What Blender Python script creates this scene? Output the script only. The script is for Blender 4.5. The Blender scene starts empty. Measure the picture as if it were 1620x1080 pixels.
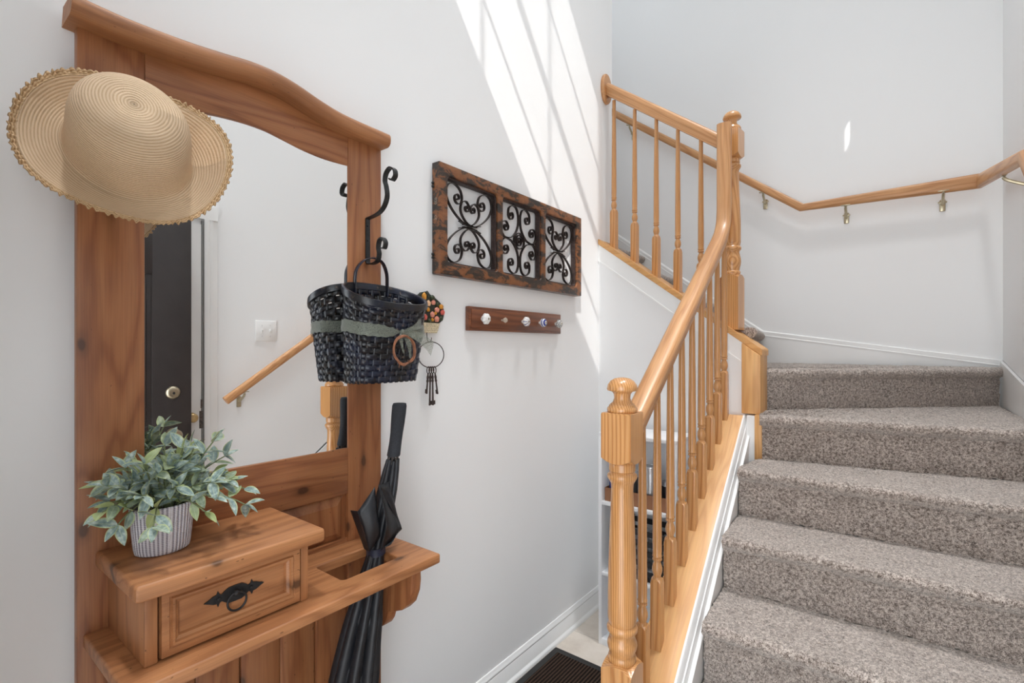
import bpy, bmesh, math, random
from mathutils import Vector, Matrix, noise
random.seed(7)
PI = math.pi
C = bpy.context.scene.collection
scene = bpy.context.scene

# ------------------------------------------------------------------ camera
cam_d = bpy.data.cameras.new('camera'); cam = bpy.data.objects.new('camera', cam_d); C.objects.link(cam)
cam.location = (0, 0, 1.395)
cam.rotation_euler = (PI/2, 0, math.atan(608/785))
cam_d.sensor_width = 36; cam_d.lens = 785/1620*36
cam_d.shift_y = 8/1620
cam_d.clip_start = 0.02
scene.camera = cam

# ------------------------------------------------------------------ light
scene.view_settings.view_transform = 'Standard'
scene.view_settings.look = 'None'
scene.view_settings.gamma = 1
scene.view_settings.exposure = -0.25
scene.view_settings.use_curve_mapping = False
scene.cycles.use_denoising = True
scene.cycles.max_bounces = 10
scene.cycles.diffuse_bounces = 10
scene.cycles.sample_clamp_indirect = 6
wd = bpy.data.worlds.new('sky'); scene.world = wd; wd.use_nodes = True
bg = wd.node_tree.nodes['Background']
bg.inputs[0].default_value = (0.83, 0.92, 1.0, 1); bg.inputs[1].default_value = 2.5
sun_d = bpy.data.lights.new('sun', 'SUN'); sun = bpy.data.objects.new('sun', sun_d); C.objects.link(sun)
sun.rotation_euler = Vector((-0.6, 1.0, -1.28)).to_track_quat('-Z', 'Y').to_euler()
sun_d.energy = 3.9; sun_d.angle = math.radians(0.35); sun_d.color = (1.0, 0.975, 0.94)

def area(name, loc, d, sx, sy, power, col=(1, 1, 1), spread=PI):
    l = bpy.data.lights.new(name, 'AREA'); o = bpy.data.objects.new(name, l); C.objects.link(o)
    l.shape = 'RECTANGLE'; l.size = sx; l.size_y = sy; l.energy = power; l.color = col; l.spread = spread
    o.location = loc; o.rotation_euler = Vector(d).to_track_quat('-Z', 'Z').to_euler()
    return o
# daylight through the open entrance and the foyer window; the upstairs lamp is added fill
area('daylight_door', (-0.08, -0.16, 1.05), (0, 1, 0.0), 0.86, 1.9, 17, (0.98, 0.99, 1.0))
area('daylight_window', (-0.40, -0.16, 5.08), (-0.1, 1, -0.75), 1.1, 1.3, 3, (0.97, 0.985, 1.0))
area('fill_upstairs', (-2.55, 2.97, 4.4), (1, 0, -0.35), 0.7, 1.8, 5, (0.97, 0.98, 1.0))  # unseen fill lamp added at the top of the stairwell

area('fill_foyer', (-0.45, 1.55, 6.05), (0, 0, -1), 1.1, 1.6, 1.5, (0.97, 0.985, 1.0))  # soft fill added under the foyer ceiling, no fixture there
area('tread_fill', (-0.05, 1.85, 6.1), (0, 0, -1), 0.30, 0.30, 17, (0.97, 0.985, 1.0), math.radians(56))  # narrow-beam lamp added to brighten the stair treads from above
area('hall_fill', (-0.52, 0.20, 6.1), (0, 0, -1), 0.30, 0.30, 12, (0.97, 0.985, 1.0), math.radians(56))  # added narrow-beam fill for the hall tree and left wall
area('fill_upper_flight', (-1.6, 2.97, 6.05), (0, 0, -1), 1.2, 0.5, 2, (0.97, 0.985, 1.0))  # invented fill over the upper flight
# ------------------------------------------------------------------ materials
def nt(name):
    m = bpy.data.materials.new(name); m.use_nodes = True
    t = m.node_tree; b = t.nodes['Principled BSDF']
    return m, t, b
def N(t, typ, **kw):
    n = t.nodes.new(typ)
    for k, v in kw.items(): setattr(n, k, v)
    return n
def ramp(t, fac, stops):
    r = N(t, 'ShaderNodeValToRGB'); t.links.new(fac, r.inputs[0])
    e = r.color_ramp.elements
    while len(e) < len(stops): e.new(0.5)
    for i, (p, c) in enumerate(stops): e[i].position = p; e[i].color = (*c, 1)
    return r.outputs[0]
def lin(r, g, b):
    f = lambda c: (c/255/12.92) if c <= 10 else ((c/255+0.055)/1.055)**2.4
    return (f(r), f(g), f(b))
def coords(t, scale=(1, 1, 1), attr=None):
    if attr: a = N(t, 'ShaderNodeAttribute', attribute_name=attr); out = a.outputs['Vector']
    else: a = N(t, 'ShaderNodeTexCoord'); out = a.outputs['Object']
    mp = N(t, 'ShaderNodeMapping'); mp.inputs['Scale'].default_value = scale
    t.links.new(out, mp.inputs[0]); return mp.outputs[0]
def noise_n(t, vec, scale, detail=3, rough=0.55, dist=0.0):
    n = N(t, 'ShaderNodeTexNoise'); n.inputs['Scale'].default_value = scale
    n.inputs['Detail'].default_value = detail; n.inputs['Roughness'].default_value = rough
    n.inputs['Distortion'].default_value = dist
    t.links.new(vec, n.inputs['Vector']); return n.outputs[0]
def mixc(t, fac, a, b, mode='MIX'):
    m = N(t, 'ShaderNodeMix', data_type='RGBA', blend_type=mode)
    for s, v in ((0, fac), (6, a), (7, b)):
        if hasattr(v, 'is_linked') or hasattr(v, 'links'): t.links.new(v, m.inputs[s])
        elif s == 0: m.inputs[0].default_value = v
        else: m.inputs[s].default_value = (*v, 1)
    return m.outputs[2]
def mathn(t, op, a, b=0.0, clamp=False):
    m = N(t, 'ShaderNodeMath', operation=op, use_clamp=clamp)
    for s, v in ((0, a), (1, b)):
        if hasattr(v, 'links'): t.links.new(v, m.inputs[s])
        else: m.inputs[s].default_value = v
    return m.outputs[0]
def bump(t, b, h, strength, dist):
    n = N(t, 'ShaderNodeBump'); n.inputs['Strength'].default_value = strength; n.inputs['Distance'].default_value = dist
    t.links.new(h, n.inputs['Height']); t.links.new(n.outputs[0], b.inputs['Normal'])
def simple(name, col, rough=0.5, metal=0.0, spec=None, nscale=0, namp=0.12, bmp=0, bd=0.001, coat=0):
    m, t, b = nt(name)
    b.inputs['Base Color'].default_value = (*col, 1); b.inputs['Roughness'].default_value = rough
    b.inputs['Metallic'].default_value = metal
    if spec is not None: b.inputs['Specular IOR Level'].default_value = spec
    if coat: b.inputs['Coat Weight'].default_value = coat; b.inputs['Coat Roughness'].default_value = 0.15
    if nscale:
        n = noise_n(t, coords(t), nscale, 4)
        c = ramp(t, n, [(0.3, tuple(x*(1-namp) for x in col)), (0.7, tuple(min(1, x*(1+namp)) for x in col))])
        t.links.new(c, b.inputs['Base Color'])
        if bmp: bump(t, b, n, bmp, bd)
    return m
def wood(name, dark, mid, light, ring=34, rough=0.38, knots=False, coat=0.25, fib=0.35, flat=None):
    m, t, b = nt(name)
    v1 = coords(t, (0.10, 1, 1), 'grain')
    w = N(t, 'ShaderNodeTexWave', wave_type='RINGS', rings_direction='X', wave_profile='SIN')
    w.inputs['Scale'].default_value = ring; w.inputs['Distortion'].default_value = 13.0
    w.inputs['Detail'].default_value = 2.0; w.inputs['Detail Scale'].default_value = 0.2; w.inputs['Detail Roughness'].default_value = 0.45
    t.links.new(v1, w.inputs['Vector'])
    rf = w.outputs['Fac']
    if flat:   # contour-like cathedral figure for flat-sawn boards
        q = noise_n(t, coords(t, (0.75, flat, flat), 'grain'), 1.0, 3, 0.42, 0.35)
        q2 = noise_n(t, coords(t, (3.0, flat*9, flat*9), 'grain'), 1.0, 2, 0.5)
        rf = mathn(t, 'ADD', mathn(t, 'MULTIPLY', mathn(t, 'SINE', mathn(t, 'ADD', mathn(t, 'MULTIPLY', q, 95.0), mathn(t, 'MULTIPLY', q2, 5.0))), 0.42), 0.5)
    f = noise_n(t, coords(t, (7, 380, 380), 'grain'), 1.0, 3, 0.6)
    big = noise_n(t, coords(t, (2.0, 12, 12), 'grain'), 1.0, 3, 0.5)
    base = ramp(t, rf, [(0.0, dark), (0.16, tuple((x+y)/2 for x, y in zip(dark, mid))), (0.34, mid), (1.0, light)])
    fibc = ramp(t, f, [(0.34, tuple(x*(1-fib) for x in (1, 1, 1))), (0.6, (1, 1, 1))])
    c = mixc(t, 0.8, base, fibc, 'MULTIPLY')
    bigc = ramp(t, big, [(0.25, (0.80, 0.77, 0.75)), (0.72, (1.08, 1.08, 1.07))])
    c = mixc(t, 0.85, c, bigc, 'MULTIPLY')
    if knots:
        wz = noise_n(t, coords(t, (14, 30, 30), 'grain'), 1.0, 2, 0.5)
        vo = N(t, 'ShaderNodeTexVoronoi', voronoi_dimensions='2D'); vo.inputs['Scale'].default_value = 1.0
        sx = N(t, 'ShaderNodeSeparateXYZ'); t.links.new(coords(t, (1, 1, 1), 'grain'), sx.inputs[0])
        cb_ = N(t, 'ShaderNodeCombineXYZ'); t.links.new(mathn(t, 'MULTIPLY', sx.outputs[0], 3.1), cb_.inputs[0])
        t.links.new(mathn(t, 'ADD', mathn(t, 'MULTIPLY', sx.outputs[1], 6.0), mathn(t, 'MULTIPLY', sx.outputs[2], 6.0)), cb_.inputs[1])
        t.links.new(cb_.outputs[0], vo.inputs['Vector'])
        sep = N(t, 'ShaderNodeSeparateColor'); t.links.new(vo.outputs['Color'], sep.inputs[0])
        pick = mathn(t, 'GREATER_THAN', sep.outputs[0], 0.55)
        dd = mathn(t, 'ADD', vo.outputs['Distance'], mathn(t, 'MULTIPLY', mathn(t, 'SUBTRACT', wz, 0.5), 0.10))
        k1 = ramp(t, dd, [(0.030, (1, 1, 1)), (0.052, (0.35, 0.35, 0.35)), (0.11, (0, 0, 0))])
        k = mathn(t, 'MULTIPLY', k1, pick)
        c = mixc(t, mathn(t, 'MULTIPLY', k, 0.85), c, tuple(x*0.22 for x in dark))
        sp = noise_n(t, coords(t, (70, 190, 190), 'grain'), 1.0, 1, 0.4)
        c = mixc(t, ramp(t, sp, [(0.76, (0, 0, 0)), (0.80, (0.75, 0.75, 0.75))]), c, tuple(x*0.25 for x in dark))
    t.links.new(c, b.inputs['Base Color'])
    b.inputs['Roughness'].default_value = rough
    b.inputs['Coat Weight'].default_value = coat; b.inputs['Coat Roughness'].default_value = 0.22
    bump(t, b, f, 0.10, 0.0008)
    return m

M = {}
def mk_wall(name, col, rough=0.75):
    m, t, b = nt(name)
    n = noise_n(t, coords(t), 1.3, 3)
    c = ramp(t, n, [(0.3, tuple(x*0.985 for x in col)), (0.7, col)])
    t.links.new(c, b.inputs['Base Color']); b.inputs['Roughness'].default_value = rough
    b.inputs['Specular IOR Level'].default_value = 0.25
    bump(t, b, noise_n(t, coords(t), 260, 3), 0.06, 0.001)
    return m
M['wall'] = mk_wall('painted_wall', (0.865, 0.868, 0.868))
M['trim'] = simple('white_trim_paint', (0.86, 0.86, 0.85), 0.35, nscale=3, namp=0.02)
M['ceiling'] = mk_wall('ceiling_paint', (0.88, 0.88, 0.88))
M['oak'] = wood('golden_oak', lin(182, 122, 68), lin(206, 150, 92), lin(214, 160, 104), ring=60, rough=0.3, coat=0.4, fib=0.22)
M['oak_cap'] = wood('golden_oak_cap', lin(206, 152, 92), lin(216, 164, 104), lin(222, 172, 112), flat=7, rough=0.5, coat=0.08, fib=0.12)
M['rail_oak'] = wood('handrail_oak', lin(188, 132, 84), lin(204, 150, 100), lin(210, 158, 108), flat=9, rough=0.42, coat=0.18, fib=0.2)
M['pine'] = wood('stained_pine', lin(136, 82, 50), lin(156, 100, 62), lin(166, 110, 70), flat=5, rough=0.45, knots=True, coat=0.10, fib=0.22)
M['pine_light'] = wood('worn_pine', lin(150, 98, 60), lin(172, 116, 74), lin(182, 126, 82), flat=5, rough=0.5, knots=True, coat=0.05, fib=0.22)
M['rack_wood'] = wood('knob_rack_wood', lin(96, 54, 34), lin(120, 70, 45), lin(130, 78, 50), flat=7, rough=0.4, coat=0.15, fib=0.2)
M['iron'] = simple('black_iron', (0.022, 0.022, 0.023), 0.42, 0.35, nscale=60, namp=0.3, bmp=0.15)
M['rust_iron'] = simple('brown_iron', (0.05, 0.032, 0.028), 0.5, 0.4, nscale=90, namp=0.4, bmp=0.3)
M['brass'] = simple('aged_brass', (0.56, 0.42, 0.22), 0.28, 1.0, nscale=40, namp=0.15)
M['nickel'] = simple('antique_nickel_brass', (0.42, 0.36, 0.26), 0.32, 1.0, nscale=40, namp=0.15)
M['bracket'] = simple('bracket_brass', (0.50, 0.44, 0.31), 0.3, 1.0, nscale=40, namp=0.15)
M['scroll_iron'] = simple('glossy_brown_iron', (0.030, 0.022, 0.020), 0.28, 0.5, nscale=60, namp=0.3)
M['steel_grey'] = simple('grey_weatherstrip', (0.22, 0.22, 0.21), 0.6)
M['mirror'] = simple('silvered_glass', (0.93, 0.94, 0.94), 0.0, 1.0)
M['door_dark'] = simple('dark_brown_door_paint', (0.026, 0.020, 0.019), 0.42, nscale=14, namp=0.12)
M['melamine'] = simple('white_melamine', (0.80, 0.81, 0.83), 0.4)
M['plastic_white'] = simple('white_plastic', (0.85, 0.85, 0.84), 0.3)
M['cardboard'] = simple('cardboard', lin(150, 104, 74), 0.8, nscale=20, namp=0.1)
M['tin'] = simple('tin_can', (0.55, 0.56, 0.58), 0.3, 0.9)
M['blue_label'] = simple('blue_label', lin(40, 60, 130), 0.4)
M['black_plastic'] = simple('black_plastic', (0.02, 0.02, 0.022), 0.4)
M['foam'] = simple('black_foam', (0.022, 0.024, 0.03), 0.85, nscale=400, namp=0.3, bmp=0.4, bd=0.0006)
M['umb'] = simple('black_nylon', (0.008, 0.009, 0.012), 0.48, nscale=30, namp=0.5, bmp=0.25, bd=0.004)
M['umb_navy'] = simple('navy_nylon', (0.016, 0.020, 0.040), 0.40, nscale=30, namp=0.3, bmp=0.2, bd=0.003)
M['vine'] = simple('grapevine', lin(140, 92, 66), 0.7, nscale=60, namp=0.35, bmp=0.4)
M['white_ceramic'] = simple('white_ceramic', (0.78, 0.77, 0.74), 0.15, nscale=20, namp=0.05, coat=0.5)
M['blue_ceramic'] = simple('blue_ceramic', lin(40, 52, 140), 0.15, coat=0.5)
M['black_ceramic'] = simple('black_ceramic', (0.03, 0.03, 0.03), 0.15, coat=0.5)
M['stem'] = simple('plant_stem', lin(110, 120, 84), 0.6, nscale=30, namp=0.2)
M['soil'] = simple('dark_moss', (0.03, 0.035, 0.02), 0.9, nscale=60, namp=0.5)
M['rubber'] = simple('black_rubber', (0.012, 0.012, 0.012), 0.6)
M['steel'] = simple('strike_steel', (0.12, 0.10, 0.09), 0.55, 0.6, nscale=80, namp=0.6)
M['outdoor'] = simple('concrete_path', (0.45, 0.44, 0.42), 0.9, nscale=8)
for nm, c in (('pink', (224, 150, 128)), ('rose', (206, 96, 84)), ('peach', (232, 190, 150)), ('amber', (214, 150, 54)), ('leafgreen', (58, 66, 40)), ('darkgreen', (34, 40, 30))):
    M['f_'+nm] = simple('flower_'+nm, lin(*c), 0.5, nscale=120, namp=0.2)

def mk_glass():
    m, t, b = nt('window_glass')
    tr = N(t, 'ShaderNodeBsdfTransparent'); gl = N(t, 'ShaderNodeBsdfGlossy'); gl.inputs['Roughness'].default_value = 0.0
    mx = N(t, 'ShaderNodeMixShader'); mx.inputs[0].default_value = 0.05; t.links.new(tr.outputs[0], mx.inputs[1]); t.links.new(gl.outputs[0], mx.inputs[2])
    t.links.new(mx.outputs[0], t.nodes['Material Output'].inputs[0])
    return m
M['glass'] = mk_glass()
def mk_crystal():
    m, t, b = nt('crystal_knob')
    b.inputs['Base Color'].default_value = (0.75, 0.66, 0.55, 1); b.inputs['Transmission Weight'].default_value = 0.55; b.inputs['Roughness'].default_value = 0.08
    return m
M['crystal'] = mk_crystal()

def mk_carpet():
    m, t, b = nt('taupe_carpet')
    v = coords(t)
    n1 = noise_n(t, v, 420, 3, 0.75, 0.6)
    n2 = noise_n(t, v, 120, 2, 0.6)
    n3 = noise_n(t, v, 9, 3, 0.55)
    s = mathn(t, 'ADD', mathn(t, 'MULTIPLY', n1, 0.65), mathn(t, 'MULTIPLY', n2, 0.35))
    c = ramp(t, s, [(0.40, lin(74, 62, 54)), (0.46, lin(136, 120, 110)), (0.52, lin(192, 178, 168)), (0.58, lin(232, 221, 212))])
    c = mixc(t, 0.7, c, ramp(t, n3, [(0.3, (0.84, 0.83, 0.82)), (0.7, (1.12, 1.12, 1.12))]), 'MULTIPLY')
    t.links.new(c, b.inputs['Base Color']); b.inputs['Roughness'].default_value = 1.0
    b.inputs['Specular IOR Level'].default_value = 0.05
    b.inputs['Sheen Weight'].default_value = 0.8; b.inputs['Sheen Roughness'].default_value = 0.45; b.inputs['Sheen Tint'].default_value = (1.0, 0.96, 0.92, 1)
    bump(t, b, s, 1.0, 0.006)
    return m
M['carpet'] = mk_carpet()
def mk_tile():
    m, t, b = nt('beige_floor_tile')
    v = coords(t)
    mp = N(t, 'ShaderNodeMapping'); mp.inputs['Rotation'].default_value = (0, 0, 0); mp.inputs['Location'].default_value = (0.06, 0.02, 0); t.links.new(v, mp.inputs[0])
    br = N(t, 'ShaderNodeTexBrick', offset=0.0); br.inputs['Scale'].default_value = 1.0
    br.inputs['Brick Width'].default_value = 0.305; br.inputs['Row Height'].default_value = 0.305
    br.inputs['Mortar Size'].default_value = 0.002; br.inputs['Mortar Smooth'].default_value = 0.3
    t.links.new(mp.outputs[0], br.inputs['Vector'])
    n = noise_n(t, v, 7, 5, 0.6)
    c = ramp(t, n, [(0.3, lin(196, 184, 172)), (0.5, lin(212, 202, 190)), (0.7, lin(222, 213, 203))])
    c = mixc(t, br.outputs['Fac'], c, lin(178, 168, 158))
    t.links.new(c, b.inputs['Base Color']); b.inputs['Roughness'].default_value = 0.45
    return m
M['tile'] = mk_tile()
def mk_mat():
    m, t, b = nt('ribbed_brown_mat')
    v = coords(t)
    w = N(t, 'ShaderNodeTexWave', bands_direction='X', wave_profile='SIN'); w.inputs['Scale'].default_value = 22.0
    w.inputs['Distortion'].default_value = 0.6; w.inputs['Detail Scale'].default_value = 4
    t.links.new(v, w.inputs['Vector'])
    n = noise_n(t, v, 160, 3, 0.7)
    k = mathn(t, 'ADD', mathn(t, 'MULTIPLY', w.outputs['Fac'], 0.6), mathn(t, 'MULTIPLY', n, 0.5))
    c = ramp(t, k, [(0.3, lin(22, 17, 14)), (0.9, lin(78, 62, 52))])
    t.links.new(c, b.inputs['Base Color']); b.inputs['Roughness'].default_value = 1.0
    b.inputs['Specular IOR Level'].default_value = 0.1
    bump(t, b, k, 1.0, 0.006)
    return m
M['mat'] = mk_mat()
def mk_straw(name, c1, c2, c3):
    m, t, b = nt(name)
    v = coords(t, (1, 1, 1), 'grain')
    sep = N(t, 'ShaderNodeSeparateXYZ'); t.links.new(v, sep.inputs[0])
    s = mathn(t, 'SINE', mathn(t, 'MULTIPLY', sep.outputs[0], 2*PI/0.0046))
    s = mathn(t, 'ADD', mathn(t, 'MULTIPLY', s, 0.5), 0.5)
    n = noise_n(t, coords(t, (160, 640, 1), 'grain'), 1.0, 2, 0.6)
    n2 = noise_n(t, coords(t), 14, 3, 0.5)
    k = mathn(t, 'ADD', mathn(t, 'MULTIPLY', s, 0.48), mathn(t, 'MULTIPLY', n, 0.62))
    c = ramp(t, k, [(0.16, c1), (0.45, c2), (0.85, c3)])
    c = mixc(t, 0.5, c, ramp(t, n2, [(0.3, (0.88, 0.86, 0.84)), (0.7, (1.05, 1.05, 1.05))]), 'MULTIPLY')
    t.links.new(c, b.inputs['Base Color']); b.inputs['Roughness'].default_value = 0.62
    bump(t, b, k, 0.9, 0.0022)
    return m
M['straw'] = mk_straw('woven_straw', lin(176, 142, 106), lin(212, 182, 146), lin(228, 202, 170))
M['straw_raw'] = mk_straw('frayed_straw', lin(128, 94, 58), lin(190, 154, 110), lin(222, 192, 152))
def mk_leaf():
    m, t, b = nt('frosted_leaf')
    a = N(t, 'ShaderNodeAttribute', attribute_name='grain')
    sep = N(t, 'ShaderNodeSeparateXYZ'); t.links.new(a.outputs['Vector'], sep.inputs[0])
    edge = mathn(t, 'ABSOLUTE', sep.outputs[1])
    n = noise_n(t, coords(t), 90, 3, 0.6)
    body = ramp(t, n, [(0.35, lin(104, 126, 124)), (0.52, lin(140, 160, 156)), (0.68, lin(190, 202, 196))])
    rim = lin(186, 194, 132)
    ef = ramp(t, edge, [(0.62, (0, 0, 0)), (0.98, (1, 1, 1))])
    c = mixc(t, mathn(t, 'MULTIPLY', ef, 0.8), body, rim)
    yf = ramp(t, sep.outputs[2], [(0.62, (0, 0, 0)), (0.9, (0.85, 0.85, 0.85))])
    c = mixc(t, yf, c, lin(168, 180, 112))
    vein = ramp(t, edge, [(0.0, (1, 1, 1)), (0.12, (0, 0, 0))])
    c = mixc(t, mathn(t, 'MULTIPLY', vein, 0.45), c, lin(196, 206, 170))
    t.links.new(c, b.inputs['Base Color']); b.inputs['Roughness'].default_value = 0.6
    return m
M['leaf'] = mk_leaf()
def mk_pot():
    m, t, b = nt('ribbed_white_pot')
    a = N(t, 'ShaderNodeAttribute', attribute_name='grain')
    sep = N(t, 'ShaderNodeSeparateXYZ'); t.links.new(a.outputs['Vector'], sep.inputs[0])
    v1 = mathn(t, 'ADD', mathn(t, 'MULTIPLY', mathn(t, 'SINE', mathn(t, 'MULTIPLY', sep.outputs[0], 2*PI*44)), 0.5), 0.5)
    row = mathn(t, 'ADD', mathn(t, 'MULTIPLY', mathn(t, 'SINE', mathn(t, 'MULTIPLY', sep.outputs[2], 2*PI/0.0034)), 0.5), 0.5)
    k = mathn(t, 'ADD', mathn(t, 'MULTIPLY', v1, 0.7), mathn(t, 'MULTIPLY', row, 0.3))
    c = ramp(t, k, [(0.15, lin(138, 132, 140)), (0.42, lin(196, 194, 204)), (0.75, lin(226, 224, 228))])
    t.links.new(c, b.inputs['Base Color']); b.inputs['Roughness'].default_value = 0.7
    bump(t, b, k, 0.8, 0.0025)
    return m
M['pot'] = mk_pot()
def mk_splint():
    m, t, b = nt('black_painted_splint')
    v = coords(t)
    n = noise_n(t, coords(t, (1, 1, 1), 'grain'), 55, 3, 0.7)
    n2 = noise_n(t, v, 16, 2, 0.5)
    c = mixc(t, ramp(t, n2, [(0.42, (0, 0, 0)), (0.62, (0.9, 0.9, 0.9))]), (0.008, 0.008, 0.010), (0.013, 0.018, 0.038))
    c = mixc(t, ramp(t, n, [(0.60, (0, 0, 0)), (0.72, (0.75, 0.75, 0.75))]), c, lin(124, 104, 88))
    t.links.new(c, b.inputs['Base Color']); b.inputs['Roughness'].default_value = 0.33
    bump(t, b, n, 0.2, 0.001)
    return m
M['splint'] = mk_splint()
def mk_sheer():
    m, t, b = nt('sheer_olive_ribbon')
    n = noise_n(t, coords(t), 420, 2)
    c = ramp(t, n, [(0.3, lin(104, 110, 98)), (0.7, lin(146, 152, 138))])
    t.links.new(c, b.inputs['Base Color']); b.inputs['Roughness'].default_value = 0.55
    b.inputs['Alpha'].default_value = 0.62
    b.inputs['Sheen Weight'].default_value = 0.3
    return m
M['sheer'] = mk_sheer()
M['sheer_thin'] = mk_sheer(); M['sheer_thin'].name = 'thin_sheer_ribbon'; M['sheer_thin'].node_tree.nodes['Principled BSDF'].inputs['Alpha'].default_value = 0.55
def mk_distressed():
    m, t, b = nt('distressed_frame_paint')
    v = coords(t, (1, 0.45, 1))
    n = noise_n(t, v, 34, 6, 0.68, 0.4)
    n2 = noise_n(t, coords(t), 60, 3, 0.6)
    c = ramp(t, n, [(0.40, lin(34, 28, 25)), (0.485, lin(60, 42, 30)), (0.515, lin(116, 70, 38)), (0.68, lin(136, 86, 48))])
    c = mixc(t, ramp(t, n2, [(0.72, (0, 0, 0)), (0.76, (0.7, 0.7, 0.7))]), c, lin(196, 160, 96))
    t.links.new(c, b.inputs['Base Color']); b.inputs['Roughness'].default_value = 0.4
    b.inputs['Coat Weight'].default_value = 0.2
    bump(t, b, n, 0.35, 0.0015)
    return m
M['distressed'] = mk_distressed()

# ------------------------------------------------------------------ mesh building
class MB:
    def __init__(s, org=(0, 0, 0)):
        s.v = []; s.f = []; s.g = []; s.mi = []; s.org = Vector(org); s.M = None
    def add(s, vs, fs, g=None, mi=0, off=True):
        b = len(s.v)
        o = Vector((random.uniform(0, 9), random.uniform(0.02, 0.07)*random.choice((-1, 1)), random.uniform(0.02, 0.08)*random.choice((-1, 1)))) if off else Vector((0, 0, 0))
        if g is None: g = vs
        for p, q in zip(vs, g):
            p = Vector(p)
            if s.M is not None: p = s.M @ p
            s.v.append(p - s.org); s.g.append(Vector(q) + o)
        for f in fs: s.f.append([i + b for i in f]); s.mi.append(mi)
    @staticmethod
    def perm(vs, ax):
        if ax == 'z': return [(p[2], p[0], p[1]) for p in vs]
        if ax == 'y': return [(p[1], p[0], p[2]) for p in vs]
        return [(p[0], p[1], p[2]) for p in vs]
    def from_bm(s, bm, ax='z', mi=0, center=True):
        bm.verts.index_update()
        vs = [v.co.copy() for v in bm.verts]; fs = [[v.index for v in f.verts] for f in bm.faces]
        if center and vs:
            c = sum(vs, Vector())/len(vs)
        else: c = Vector()
        s.add(vs, fs, s.perm([v - c for v in vs], ax), mi); bm.free()
    def box(s, a, b, ax='z', bev=0.0, seg=2, mi=0):
        bm = bmesh.new(); bmesh.ops.create_cube(bm, size=1)
        a = Vector(a); b = Vector(b); c = (a+b)/2; d = b-a
        for v in bm.verts: v.co = Vector((v.co.x*d.x, v.co.y*d.y, v.co.z*d.z)) + c
        if bev: bmesh.ops.bevel(bm, geom=bm.edges[:], offset=bev, segments=seg, profile=0.5, affect='EDGES')
        s.from_bm(bm, ax, mi)
    def prism(s, poly, fn, h0, h1, ax='z', bev=0.0, seg=2, mi=0):
        """poly: 2-D points; fn(a,b,h) -> 3-D"""
        bm = bmesh.new()
        lo = [bm.verts.new(fn(a, b, h0)) for a, b in poly]; hi = [bm.verts.new(fn(a, b, h1)) for a, b in poly]
        n = len(poly)
        f1 = bm.faces.new(lo[::-1]); f2 = bm.faces.new(hi)
        for i in range(n): bm.faces.new((lo[i], lo[(i+1) % n], hi[(i+1) % n], hi[i]))
        bmesh.ops.recalc_face_normals(bm, faces=bm.faces[:])
        if bev:
            eds = [e for e in f1.edges] + [e for e in f2.edges]
            bmesh.ops.bevel(bm, geom=eds, offset=bev, segments=seg, profile=0.5, affect='EDGES')
        s.from_bm(bm, ax, mi)
    def lathe(s, prof, c=(0, 0, 0), n=28, ax='z', mi=0, flute=None):
        """prof: (r, z) list, about the vertical through c"""
        vs = []; fs = []
        for (r, z) in prof:
            for k in range(n):
                a = 2*PI*k/n; rr = r
                if flute: rr = r*(1+flute[1]*abs(math.sin(a*flute[0]/2)) - flute[1]*0.5)
                vs.append((c[0]+rr*math.cos(a), c[1]+rr*math.sin(a), c[2]+z))
        for i in range(len(prof)-1):
            for k in range(n):
                k2 = (k+1) % n
                fs.append((i*n+k, i*n+k2, (i+1)*n+k2, (i+1)*n+k))
        fs.append(tuple(range(n))[::-1]); fs.append(tuple((len(prof)-1)*n+k for k in range(n)))
        s.add(vs, fs, s.perm([(p[0]-c[0], p[1]-c[1], p[2]-c[2]) for p in vs], ax), mi)
    def sweep(s, path, sec, up=(0, 0, 1), closed=False, mi=0, scale=None, caps=True, off=True):
        """sec: list of (a,b): a along side, b along up'"""
        P = [Vector(p) for p in path]; n = len(P); m = len(sec); vs = []; gs = []; fs = []; L = 0
        upv = Vector(up)
        for i in range(n):
            if closed: t = P[(i+1) % n] - P[i-1]
            else: t = P[min(i+1, n-1)] - P[max(i-1, 0)]
            t.normalize()
            side = t.cross(upv)
            if side.length < 1e-5: side = t.cross(Vector((0.3, 0.9, 0.1)))
            side.normalize(); u2 = side.cross(t).normalized()
            # mitre correction
            k = 1.0
            if not closed and 0 < i < n-1:
                d1 = (P[i]-P[i-1]).normalized(); k = 1/max(0.4, d1.dot(t))
            sc = scale[i] if scale else 1.0
            if i: L += (P[i]-P[i-1]).length
            for a, b in sec:
                vs.append(P[i] + side*(a*sc) + u2*(b*sc*(k if abs(upv.dot(t)) > 0.02 or True else 1))); gs.append((L, a, b))
        rng = n if closed else n-1
        for i in range(rng):
            j = (i+1) % n
            for q in range(m):
                r = (q+1) % m
                fs.append((i*m+q, i*m+r, j*m+r, j*m+q))
        if caps and not closed:
            fs.append(tuple(range(m))[::-1]); fs.append(tuple((n-1)*m+q for q in range(m)))
        s.add(vs, fs, gs, mi, off)
    def tube(s, path, r, n=10, closed=False, mi=0, radii=None, up=(0, 0, 1)):
        sec = [(r*math.cos(2*PI*k/n), r*math.sin(2*PI*k/n)) for k in range(n)]
        s.sweep(path, sec, up, closed, mi, scale=[x/r for x in radii] if radii else None)
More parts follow.
